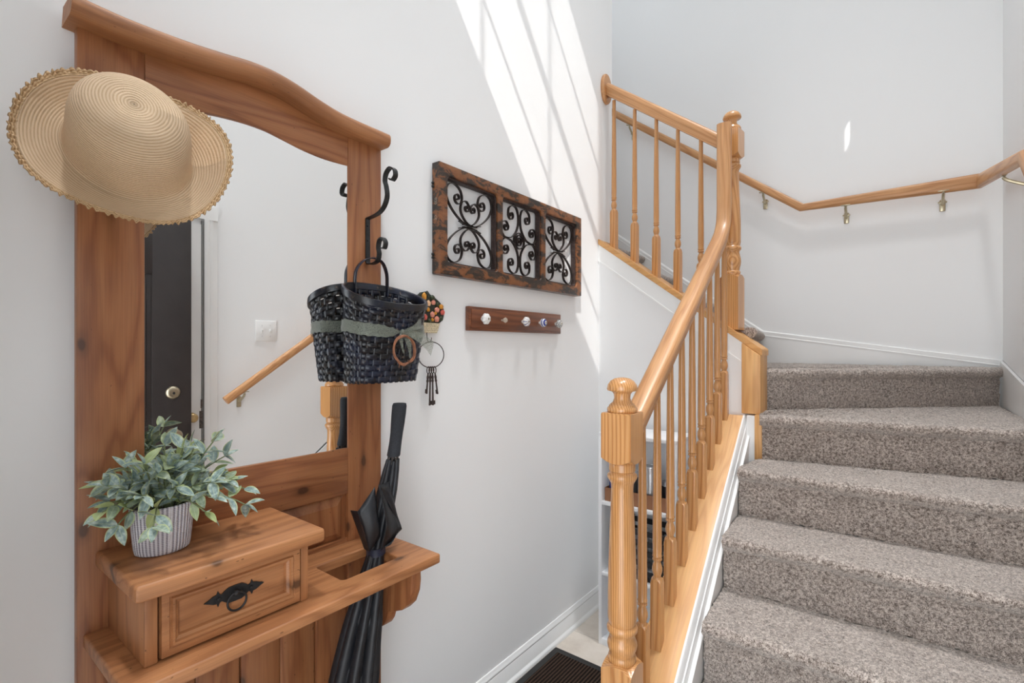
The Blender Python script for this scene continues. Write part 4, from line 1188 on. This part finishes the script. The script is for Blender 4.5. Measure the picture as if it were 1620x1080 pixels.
# right wedge: broad triangular lapel with its tip at the right
quad([K(0.812, 0.862, -1.062), K(0.822, 0.930, -1.048), K(0.806, 1.035, -1.062), K(0.896, 0.893, -1.078)])
quad([K(0.846, 0.866, -1.080), K(0.830, 0.868, -1.066), K(0.812, 0.862, -1.062), K(0.896, 0.893, -1.078)])
quad([K(0.806, 1.035, -1.062), K(0.862, 1.030, -1.085), K(0.880, 0.960, -1.095), K(0.896, 0.893, -1.078)])
o = m.build('loose_flaps', 'umb', um, smooth=40); s2 = o.modifiers.new('thick', 'SOLIDIFY'); s2.thickness = 0.001
m = MB(UO); c = at_z(0.853)
m.sweep([c+Vector((0.0245*math.cos(a), 0.0235*math.sin(a), 0.002*math.sin(a))) for a in [2*PI*k/32 for k in range(32)]], [(-0.001, -0.010), (0.001, -0.010), (0.0012, 0.010), (-0.001, 0.010)], closed=True)
m.build('tie_strap', 'umb_navy', um, smooth=60)

# ------------------------------------------------------------------ flower-basket key holder on the wall
XW = XL
kh = thing('key_hook_plaque', 'small painted flower basket plaque with wire hook on the wall beside the black basket', 'key holder', (XW, 1.185, 1.443))
KO = kh.location
def kz(x, y):
    u = 640+x/4.91; v = 440+y/4.91; return 1.13+(u-665)*0.00295, 1.395+(548-v)*0.002175
m = MB(KO)
ol = [kz(x, y) for x, y in ((118, 395), (112, 330), (92, 270), (88, 200), (102, 150), (130, 118), (150, 112), (175, 104), (205, 130), (240, 150), (275, 180), (300, 215), (313, 255), (300, 320), (272, 345), (262, 395))]
m.prism(ol, lambda y, z, h: (h, y, z), XW, XW+0.010, 'z', bev=0.002); m.build('leafy_backing', 'f_darkgreen', kh)
m = MB(KO)
ol = [kz(x, y) for x, y in ((112, 345), (272, 348), (248, 425), (128, 425))]
m.prism(ol, lambda y, z, h: (h, y, z), XW, XW+0.012, 'y', bev=0.001)
for r_ in range(5):
    for q in range(7):
        y, z = kz(128+q*19+(r_ % 2)*9, 357+r_*15)
        m.M = Matrix.Translation((XW+0.0125, y, z)) @ Matrix.Diagonal((0.0028, 0.0036, 0.0020, 1))
        bm = bmesh.new(); bmesh.ops.create_icosphere(bm, subdivisions=1, radius=1); m.from_bm(bm); m.M = None
M['cream'] = simple('cream_wicker_paint', lin(214, 200, 170), 0.6, nscale=200, namp=0.25)
m.build('painted_basket', 'cream', kh, smooth=60)
flw = [(150, 148, 'amber', 1.1, 1.5), (172, 128, 'darkgreen', .8, 1.3), (182, 197, 'peach', 1.1, 1.2), (220, 187, 'pink', 1, 1), (213, 150, 'leafgreen', 1.1, 1), (282, 215, 'amber', 1.1, 1), (248, 243, 'pink', 1.2, 1.1), (293, 260, 'rose', 1.1, 1.1), (213, 282, 'pink', 1.1, 1.2), (155, 305, 'rose', 1.2, 1.2), (247, 315, 'pink', 1.2, 1.2), (145, 240, 'peach', 1, 1.1),
       (180, 245, 'amber', .7, .9), (190, 330, 'leafgreen', .9, .8), (282, 310, 'leafgreen', .9, .9), (110, 190, 'rose', 1, 1), (112, 300, 'amber', 1, 1), (250, 200, 'leafgreen', .7, .9), (212, 322, 'amber', .7, .7), (105, 240, 'pink', 1, 1), (235, 270, 'amber', .6, .6)]
for x, y, c, sy, sz in flw:
    m = MB(KO); a, b = kz(x, y)
    pr_ = [(0.0095, 0.000), (0.0092, 0.004), (0.0072, 0.0062), (0.0058, 0.0050), (0.0045, 0.0062), (0.0030, 0.0072), (0.0006, 0.0060)]
    m.M = Matrix.Translation((XW+0.009, a, b)) @ Matrix.Diagonal((1, sy*0.9, sz*0.9, 1)) @ Matrix.Rotation(PI/2, 4, 'Y'); m.lathe(pr_, n=14, flute=(5, 0.2)); m.M = None
    m.build('painted_flower', 'f_'+c, kh, smooth=60)
m = MB(KO); hy, hz = kz(172, 420)
m.tube(smooth_path([(XW+0.008, hy, hz+0.006), (XW+0.010, hy, hz-0.012), (XW+0.011, hy+0.001, hz-0.026), (XW+0.014, hy+0.006, hz-0.033), (XW+0.018, hy+0.011, hz-0.030), (XW+0.020, hy+0.012, hz-0.018)], 5), 0.0014, 7)
m.build('wire_hook', 'rust_iron', kh, smooth=60)
ryz = (hy+0.008, hz-0.033-0.0015-0.0425)
kr = MB((XW+0.015, ryz[0], ryz[1]-0.044))
kr.tube([(XW+0.022+0.018*math.sin(a)*0.0+math.sin(a)*0.016, ryz[0]+0.0445*math.sin(a), ryz[1]+0.0440*math.cos(a)) for a in [2*PI*k/48 for k in range(48)]], 0.0017, 7, closed=True, up=(1, 0, 0))
tag(kr.build('key_ring', 'rust_iron', smooth=60), 'large dark metal ring hanging from the hook of the flower plaque', 'key ring')
kl = ['leftmost old iron key on the ring, its bit hidden', 'long old iron key hanging second from left on the ring', 'long old iron key hanging third from left on the ring', 'rightmost old iron key splayed outward on the ring']
for q, (dy, tilt, ln, big) in enumerate(((-0.010, -0.10, 0.088, 0), (-0.003, -0.03, 0.128, 1), (0.004, 0.02, 0.128, 1), (0.011, 0.16, 0.092, 0))):
    base = Vector((XW+0.020+0.0022*q, ryz[0]+dy, ryz[1]-0.044))
    t = thing('skeleton_key', kl[q], 'key', base, 'old iron keys on the big ring')
    m = MB(base); m.M = Matrix.Translation(base) @ Matrix.Rotation(tilt, 4, 'X')
    m.tube([(0.0, 0.0065*math.sin(a), -0.0075+0.0115*math.cos(a)) for a in [2*PI*k/20 for k in range(20)]], 0.0016, 6, closed=True, up=(1, 0, 0))
    m.M = None; m.M = Matrix.Translation(base) @ Matrix.Rotation(tilt, 4, 'X')
    m.build('bow', 'rust_iron', t, smooth=60)
    m = MB(base); m.M = Matrix.Translation(base) @ Matrix.Rotation(tilt, 4, 'X')
    m.lathe([(0.0030, -ln), (0.0034, -ln+0.002), (0.0030, -ln+0.010), (0.0026, -0.050), (0.0040, -0.047), (0.0040, -0.042), (0.0030, -0.040), (0.0040, -0.036), (0.0042, -0.030), (0.0030, -0.027), (0.0024, -0.018)], n=10)
    m.box((-0.0012, -0.001 if big else -0.007, -ln+0.002), (0.0012, 0.010 if big else 0.001, -ln+0.016), bev=0.0006)
    m.build('shank', 'rust_iron', t, smooth=50)

# ------------------------------------------------------------------ framed scroll panel
M['marking'] = simple('pale_marking_ink', lin(150, 140, 125), 0.6)
pf_ = thing('scroll_wall_panel', 'distressed brown wooden frame with three black iron scrollwork panes on the left wall', 'wall art', (XL, 1.675, 1.645))
PO = pf_.location
py0, py1, pz0, pz1 = 1.190, 2.160, 1.645, 2.032
ops = [(1.232, 1.508), (1.540, 1.812), (1.844, 2.118)]; oz0, oz1 = 1.688, 1.992
def yzslab(m, outer, holes, x0, x1, bev):
    bm = bmesh.new(); eds = []
    for lp in [outer]+holes:
        q = [bm.verts.new((x1, y, z)) for y, z in lp]; eds += [bm.edges.new((q[i], q[(i+1) % len(q)])) for i in range(len(q))]
    bmesh.ops.triangle_fill(bm, use_beauty=True, use_dissolve=False, edges=eds)
    ret = bmesh.ops.extrude_face_region(bm, geom=bm.faces[:])
    for v in [g for g in ret['geom'] if isinstance(g, bmesh.types.BMVert)]: v.co.x = x0
    bmesh.ops.recalc_face_normals(bm, faces=bm.faces[:])
    sharp = [e for e in bm.edges if len(e.link_faces) == 2 and e.calc_face_angle(0) > 1.0 and abs(e.verts[0].co.x-x1) < 1e-6 and abs(e.verts[1].co.x-x1) < 1e-6]
    bmesh.ops.bevel(bm, geom=sharp, offset=bev, segments=3, profile=0.5, affect='EDGES')
    m.from_bm(bm, 'y')
m = MB(PO)
yzslab(m, rr(py0, py1, pz0, pz1, 0.004, 2), [rr(a, b, oz0, oz1, 0.016, 5) for a, b in ops], XL+0.004, -1.236, 0.0045)
m.build('wooden_frame', 'distressed', pf_, smooth=40)
m = MB(PO)
for a, b in ops:
    yzslab(m, rr(a-0.003, b+0.003, oz0-0.003, oz1+0.003, 0.016, 5), [rr(a+0.006, b-0.006, oz0+0.006, oz1-0.006, 0.012, 5)], XL+0.006, -1.246, 0.002)
m.build('inner_beading', 'rust_iron', pf_, smooth=40)
m = MB(PO)
for z in (1.702, 1.948):
    for s in (0, 0.012): 
        m.M = Matrix.Translation((XL+0.010, py0-0.003, z+s)); bm = bmesh.new(); bmesh.ops.create_icosphere(bm, subdivisions=2, radius=0.0055); m.from_bm(bm); m.M = None
m.build('side_studs', 'iron', pf_, smooth=60)
for txt, zt_, sz_ in (('020', 1.908, 0.016), ('CE', 1.848, 0.014)):
    cu = bpy.data.curves.new('marking', 'FONT'); cu.body = txt; cu.size = sz_; cu.extrude = 0.0002
    tmp = bpy.data.objects.new('marking_tmp', cu); C.objects.link(tmp)
    me = bpy.data.meshes.new_from_object(tmp.evaluated_get(bpy.context.evaluated_depsgraph_get())); bpy.data.objects.remove(tmp)
    mm = MB(PO)   # text runs downwards on the near end of the frame
    vs = [(-1.259+v.co.y, py0-0.0002-v.co.z, zt_-v.co.x) for v in me.vertices]
    mm.add(vs, [tuple(p.vertices) for p in me.polygons]); mm.build('edge_marking', 'marking', pf_, smooth=0)
def spiral(cx, cy, r0, a0, turns, n=22, r1=0.12):
    return [(cx+(r0+(r1*r0-r0)*k/n)*math.cos(a0+turns*2*PI*k/n), cy+(r0+(r1*r0-r0)*k/n)*math.sin(a0+turns*2*PI*k/n)) for k in range(n+1)]
def cs(pts, curl):   # body control points then a curl (centre, radius, start angle, turns)
    P = [(p.x, p.y) for p in smooth_path([(a, b, 0) for a, b in pts], 7)]
    return P+spiral(*curl)[1:]
def scrolls(kind):
    S = []
    if kind == 'heart':
        # coordinates in a unit square, y up; one quarter drawn, others mirrored
        big = [(0.72, 0.545), (0.50, 0.508), (0.30, 0.56), (0.12, 0.68), (0.025, 0.82), (0.05, 0.94), (0.16, 0.99), (0.29, 0.94), (0.335, 0.84), (0.31, 0.765)]
        b1 = cs(big, (0.245, 0.825, 0.078, -0.9, -1.25))
        inn = [(0.64, 0.515), (0.47, 0.53), (0.36, 0.60), (0.305, 0.69), (0.335, 0.79), (0.42, 0.815), (0.49, 0.76)]
        i1 = cs(inn, (0.435, 0.735, 0.056, 0.25, -1.3))
        for L_ in (b1, i1):
            S.append(L_); S.append([(1-a, b) for a, b in L_]); S.append([(a, 1-b) for a, b in L_]); S.append([(1-a, 1-b) for a, b in L_])
    else:
        q = [(0.02, 0.57), (0.12, 0.505), (0.30, 0.53), (0.44, 0.66), (0.475, 0.82), (0.43, 0.95), (0.33, 0.985), (0.225, 0.93), (0.21, 0.83)]
        q1 = cs(q, (0.285, 0.84, 0.075, PI, 1.35))
        q2 = cs([(0.44, 0.60), (0.30, 0.53), (0.12, 0.51), (0.03, 0.60), (0.05, 0.70), (0.15, 0.73), (0.215, 0.67)], (0.150, 0.655, 0.066, 0.3, -1.3))
        for L_ in (q1, q2):
            S.append(L_); S.append([(1-a, b) for a, b in L_]); S.append([(a, 1-b) for a, b in L_]); S.append([(1-a, 1-b) for a, b in L_])
        S.append([(0.5+0.135*math.cos(a), 0.5+0.115*math.sin(a)) for a in [2*PI*k/30 for k in range(31)]])
        S.append(spiral(0.5, 0.5, 0.10, 0.0, 2.2, 34, 0.1))
    return S
for (a, b), kind in zip(ops, ('heart', 'quad', 'heart')):
    m = MB(PO); w = b-a-0.014; h = oz1-oz0-0.014
    for L_ in scrolls(kind):
        P = [Vector((0, a+0.007+p*w, oz0+0.007+q*h)) for p, q in L_]; vs = []; gs = []; fs = []
        for i, p in enumerate(P):
            t = (P[min(i+1, len(P)-1)]-P[max(i-1, 0)]).normalized(); nn = Vector((0, -t.z, t.y))*0.0014
            for x, s in ((-1.266, -1), (-1.255, -1), (-1.255, 1), (-1.266, 1)): vs.append(Vector((x, p.y, p.z))+nn*s); gs.append((i*0.005, x, s*0.001))
        for i in range(len(P)-1):
            for k in range(4): fs.append((i*4+k, i*4+(k+1) % 4, (i+1)*4+(k+1) % 4, (i+1)*4+k))
        fs += [(3, 2, 1, 0), tuple((len(P)-1)*4+k for k in range(4))]
        m.add(vs, fs, gs)
    m.build('iron_scrollwork', 'scroll_iron', pf_, smooth=50)

# ------------------------------------------------------------------ knob rack
kn = thing('knob_rack', 'narrow reddish wooden board with five assorted ceramic and glass knobs', 'coat rack', (XL, 1.68, 1.454))
RO = kn.location
m = MB(RO)
m.box((XL, 1.360, 1.455), (-1.256, 2.000, 1.546), 'y', 0.003)
m.box((-1.258, 1.372, 1.465), (-1.2515, 1.988, 1.536), 'y', 0.003)
m.build('board', 'rack_wood', kn, smooth=35)
def knob(y, kind, r, label):
    z = 1.500; m = MB(RO); x0 = -1.2520
    if kind == 'crystal':
        xlathe(m, [(0.004, 0), (0.004, 0.008), (0.009, 0.014), (0.0115, 0.020), (0.0085, 0.025), (0.001, 0.026)], (x0, y, z), 8)
        o = m.build('glass_knob', 'crystal', kn, smooth=0)
    else:
        fl = {'white': (8, 0.16), 'bluewhite': (8, 0.14), 'stripe': None, 'black': (8, 0.12)}[kind]
        mats = {'white': ['white_ceramic', 'nickel'], 'bluewhite': ['white_ceramic', 'nickel', 'blue_ceramic'], 'stripe': ['white_ceramic', 'nickel', 'blue_ceramic'], 'black': ['white_ceramic', 'nickel', 'black_ceramic']}[kind]
        prf = [(0.0065, 0.000), (0.0065, 0.005), (0.5*r, 0.009), (0.85*r, 0.014), (0.985*r, 0.019), (1.0*r, 0.0225), (0.93*r, 0.027), (0.80*r, 0.0305), (0.62*r, 0.033), (0.42*r, 0.0345), (0.20*r, 0.035), (0.001, 0.0352)]
        n_ = 48; m.M = Matrix.Translation((x0, y, z)) @ Matrix.Rotation(PI/2, 4, 'Y')
        b0_ = len(m.f); m.lathe(prf, n=n_, flute=fl); m.M = None
        for i in range(len(prf)-1):
            for k in range(n_):
                fi = b0_+i*n_+k; ph_ = (k*8/n_) % 1
                if kind == 'stripe' and i in (5, 7, 8): m.mi[fi] = 2
                if kind == 'bluewhite' and i > 3 and (ph_ < 0.10 or ph_ > 0.90): m.mi[fi] = 2
                if kind == 'black' and 2 < i < 9 and ((k//3+i) % 2 == 0): m.mi[fi] = 2
        nb = len(m.f)
        xlathe(m, [(0.0045, 0), (0.0042, 0.0016), (0.0025, 0.0022), (0.0006, 0.0022)], (x0+0.0345, y, z), 12, mi=1)
        o = m.build('ceramic_knob', mats, kn, smooth=40)
    o['label'] = label
knob(1.428, 'white', 0.0205, 'large plain white fluted knob')
knob(1.548, 'crystal', 0.012, 'small clear faceted glass knob')
knob(1.688, 'bluewhite', 0.0195, 'white fluted knob with blue lines')
knob(1.815, 'stripe', 0.0190, 'round knob with blue and white rings')
knob(1.945, 'black', 0.0190, 'black and white patterned knob')

# ------------------------------------------------------------------ mat
t = MB((-0.93, 1.3, 0.0))
t.box((-1.246, 0.62, 0.001), (-0.62, 1.940, 0.006), bev=0.002)
root = thing('door_mat', 'dark brown ribbed mat with black rubber border on the tile floor', 'mat', (-0.93, 1.3, 0.0))
t.build('rubber_border', 'rubber', root)
t = MB((-0.93, 1.3, 0.0)); t.box((-1.215, 0.65, 0.004), (-0.65, 1.905, 0.012), bev=0.003); t.build('ribbed_pile', 'mat', root)

# ------------------------------------------------------------------ white shelf unit under the upper flight
su = thing('white_shelf_unit', 'white open shelf unit under the stairs beside the near newel', 'shelf unit', (-0.925, 2.22, 0))
UOo = su.location
sx0, sx1, sy0, sy1, sh = -1.108, -0.738, 2.095, 2.325, 0.992
def sb(nm, a, b): 
    m = MB(UOo); m.box(a, b, 'z', 0.001); return m.build(nm, 'melamine', su)
sb('side_panel', (sx0, sy0, 0), (sx0+0.016, sy1, sh-0.016)); sb('side_panel', (sx1-0.016, sy0, 0), (sx1, sy1, sh-0.016))
sb('top_panel', (sx0, sy0, sh-0.016), (sx1, sy1, sh)); sb('bottom_panel', (sx0+0.016, sy0, 0.0), (sx1-0.016, sy1, 0.030))
for z in (0.655, 0.325): sb('shelf_board', (sx0+0.016, sy0+0.002, z), (sx1-0.016, sy1-0.004, z+0.016))
sb('back_panel', (sx0+0.016, sy1-0.004, 0.03), (sx1-0.016, sy1, sh-0.016))
zt = 0.671
t = MB((-0.93, 2.2, zt)); 
for a, b in (((-1.085, 2.115, zt), (-0.775, 2.300, zt+0.003)), ((-1.085, 2.115, zt+0.003), (-0.775, 2.118, zt+0.062)), ((-1.085, 2.297, zt+0.003), (-0.775, 2.300, zt+0.062)), ((-1.085, 2.118, zt+0.003), (-1.082, 2.297, zt+0.062)), ((-0.778, 2.118, zt+0.003), (-0.775, 2.297, zt+0.062))): t.box(a, b)
tag(t.build('cardboard_tray', 'cardboard'), 'low brown cardboard tray on the top opening of the white shelf unit', 'box')
def can(x, y, z, r, h, mat, label, cat='can'):
    t = thing('tin_can' if cat == 'can' else 'bottle', label, cat, (x, y, z), 'cans and bottles in the cardboard tray')
    m = MB((x, y, z)); m.lathe([(r*0.94, 0), (r, 0.003), (r, h-0.004), (r*0.95, h-0.002), (r*0.93, h), (r*0.90, h-0.003)], (x, y, z), 24); m.build('body', 'tin' if cat == 'can' else 'plastic_white', t, smooth=40)
    m = MB((x, y, z)); m.lathe([(r+0.0005, h*0.16), (r+0.0007, h*0.17), (r+0.0007, h*0.82), (r+0.0005, h*0.83)], (x, y, z), 24); m.build('paper_label', mat, t, smooth=40)
    if cat != 'can':
        m = MB((x, y, z)); m.lathe([(0.013, h), (0.013, h+0.014), (0.011, h+0.016)], (x, y, z), 20); m.build('cap', 'blue_label', t, smooth=40)
can(-1.045, 2.155, zt+0.0035, 0.032, 0.125, 'blue_label', 'blue-labelled bottle left in the cardboard tray', 'bottle')
can(-0.965, 2.160, zt+0.0035, 0.036, 0.150, 'black_plastic', 'dark-labelled can behind the near newel post')
can(-0.880, 2.165, zt+0.0035, 0.036, 0.180, 'tin', 'tall grey can in the cardboard tray between the balusters')
can(-0.815, 2.210, zt+0.0035, 0.030, 0.110, 'black_plastic', 'short dark can right in the cardboard tray')
zt = 0.341
m = MB((-0.9, 2.2, zt)); root = thing('plastic_crate', 'black plastic crate on the middle board of the white shelf unit', 'crate', (-0.9, 2.2, zt))
for k in range(5): m.box((-1.02, 2.125, zt+0.02+k*0.045), (-0.775, 2.130, zt+0.045+k*0.045)); m.box((-1.02, 2.290, zt+0.02+k*0.045), (-0.775, 2.295, zt+0.045+k*0.045))
m.box((-1.02, 2.125, zt), (-0.775, 2.295, zt+0.006))
for x in (-1.02, -0.90, -0.780):
    m.box((x, 2.124, zt), (x+0.006, 2.131, zt+0.235)); m.box((x, 2.289, zt), (x+0.006, 2.296, zt+0.235))
for x in (-1.02, -0.780):
    for k in range(5): m.box((x, 2.128, zt+0.02+k*0.045), (x+0.005, 2.292, zt+0.045+k*0.045))
m.build('slatted_crate', 'black_plastic', root)
for k, (x, y, r, z) in enumerate(((-0.97, 2.20, 0.034, 0.1), (-0.89, 2.19, 0.036, 0.12), (-0.82, 2.21, 0.030, 0.1))):
    m = MB((x, y, zt+0.0065)); m.lathe([(r*0.9, 0), (r, 0.01), (r*1.02, z-0.02), (r*0.6, z+0.06), (r*0.55, z+0.09), (r*0.2, z+0.092)], (x, y, zt+0.0065), 20)
    tag(m.build('jar', 'tin', smooth=40), ['grey jar left in the black crate', 'grey jar in the middle of the black crate', 'grey jar right in the black crate'][k], 'jar', 'jars in the black crate')

# ------------------------------------------------------------------ seen in the mirror: open dark entrance door, closet door, switch
t = MB((0.32, 0.52, 0.0))
ly0, ly1, lx0, lx1 = 0.018, 0.927, 0.300, 0.344
bm = bmesh.new()
t.box((lx0+0.006, ly0, 0.012), (lx1, ly1, 2.03), 'z', 0.001)
# raised stiles and rails leave sunk panels
for a, b in (((ly0, 0.012), (ly0+0.115, 2.03)), ((ly1-0.165, 0.012), (ly1, 2.03)), ((0.433, 0.012), (0.513, 2.03))): t.box((lx0, a[0], a[1]), (lx0+0.008, b[0], b[1]), 'z', 0.003)
for z0, z1 in ((0.012, 0.25), (0.88, 1.02), (1.735, 2.03)): t.box((lx0, ly0+0.11, z0), (lx0+0.0079, ly1-0.16, z1), 'y', 0.003)
for ya, yb_ in ((ly0+0.135, 0.413), (0.533, ly1-0.185)):
    for z0, z1 in ((0.27, 0.86), (1.04, 1.715)): t.box((lx0+0.002, ya, z0), (lx0+0.0078, yb_, z1), 'z', 0.004)
dl = struct(t.build('door_1', 'door_dark', smooth=35))
def mxl(m, prf, c, n=28): m.M = Matrix.Translation(Vector(c)) @ Matrix.Rotation(-PI/2, 4, 'Y'); m.lathe(prf, (0, 0, 0), n); m.M = None
t = MB((0.32, 0.52, 0.0)); mxl(t, [(0.031, 0), (0.032, 0.004), (0.029, 0.012), (0.022, 0.017), (0.016, 0.019), (0.013, 0.0195), (0.001, 0.020)], (lx0, 0.846, 1.173))
t.build('deadbolt', 'nickel', dl, smooth=40)
t = MB((0.32, 0.52, 0.0)); t.box((lx0-0.0212, 0.8445, 1.164), (lx0-0.0195, 0.8475, 1.178)); mxl(t, [(0.0055, 0), (0.0055, 0.0008), (0.001, 0.001)], (lx0-0.0198, 0.846, 1.171), 16); t.build('keyhole', 'iron', dl)
t = MB((0.32, 0.52, 0.0)); mxl(t, [(0.032, 0), (0.031, 0.006), (0.012, 0.010), (0.012, 0.030), (0.024, 0.040), (0.028, 0.052), (0.022, 0.062), (0.001, 0.065)], (lx0, 0.846, 0.97)); t.build('door_knob', 'nickel', dl, smooth=40)
# closet door, frame, weatherstrip, casing
m = MB((XR, 0.6, 0)); m.box((XR-0.010, 0.15, 0.01), (XR-0.001, 1.003, 2.03), 'z')
d2 = struct(m.build('door_2', 'trim', smooth=0))
m = MB((XR, 0.6, 0)); mxl(m, [(0.026, 0), (0.025, 0.004), (0.010, 0.007), (0.010, 0.016), (0.020, 0.024), (0.023, 0.032), (0.018, 0.039), (0.001, 0.041)], (XR-0.010, 0.957, 1.030)); m.build('closet_knob', 'brass', d2, smooth=40)
m = MB((XR, 0.6, 0)); m.box((XR-0.012, 1.004, 0.01), (XR-0.002, 1.014, 2.05), 'z'); m.build('weatherstrip', 'steel_grey', d2, smooth=0)
m = MB((XR, 0.6, 0)); m.box((XR-0.0125, 0.994, 0.97), (XR-0.0095, 1.010, 1.06), 'z'); m.box((XR-0.0125, 1.000, 1.075), (XR-0.0095, 1.009, 1.12), 'z'); m.build('strike_plate', 'steel', d2, smooth=0)
m = MB()
cp_ = [(0, 0.0), (0.016, 0.0), (0.018, 0.008), (0.017, 0.020), (0.012, 0.026), (0.014, 0.034), (0.010, 0.048), (0.006, 0.066), (0, 0.066)]
m.prism([(XR-x, 1.016+y) for x, y in cp_], lambda a, b, h: (a, b, h), 0, 2.06)
m.box((XR-0.016, 0.10, 2.06), (XR, 1.082, 2.13))
struct(m.build('trim_3', 'trim', smooth=40))
sw = thing('light_switch', 'white double toggle switch plate on the right wall, seen in the mirror', 'light switch', (XR, 1.3375, 1.425))
m = MB(sw.location); m.box((XR-0.006, 1.279, 1.425), (XR, 1.396, 1.543), bev=0.003); m.build('wall_plate', 'plastic_white', sw)
for y in (1.3145, 1.3605):
    m = MB(sw.location); m.box((XR-0.0075, y-0.005, 1.472), (XR-0.005, y+0.005, 1.496), bev=0.001); m.box((XR-0.016, y-0.0035, 1.484), (XR-0.006, y+0.0035, 1.493), bev=0.001); m.build('toggle', 'plastic_white', sw)
    for z in (1.454, 1.514): m = MB(sw.location); mxl(m, [(0.0022, 0), (0.0018, 0.0012), (0.0003, 0.0015)], (XR-0.006, y, z), 8); m.build('screw', 'tin', sw)
# right-wall base at the entrance side
sbox('baseboard_right', [((XR-0.014, 1.083, 0), (XR, 1.10, 0.10))], 'trim')
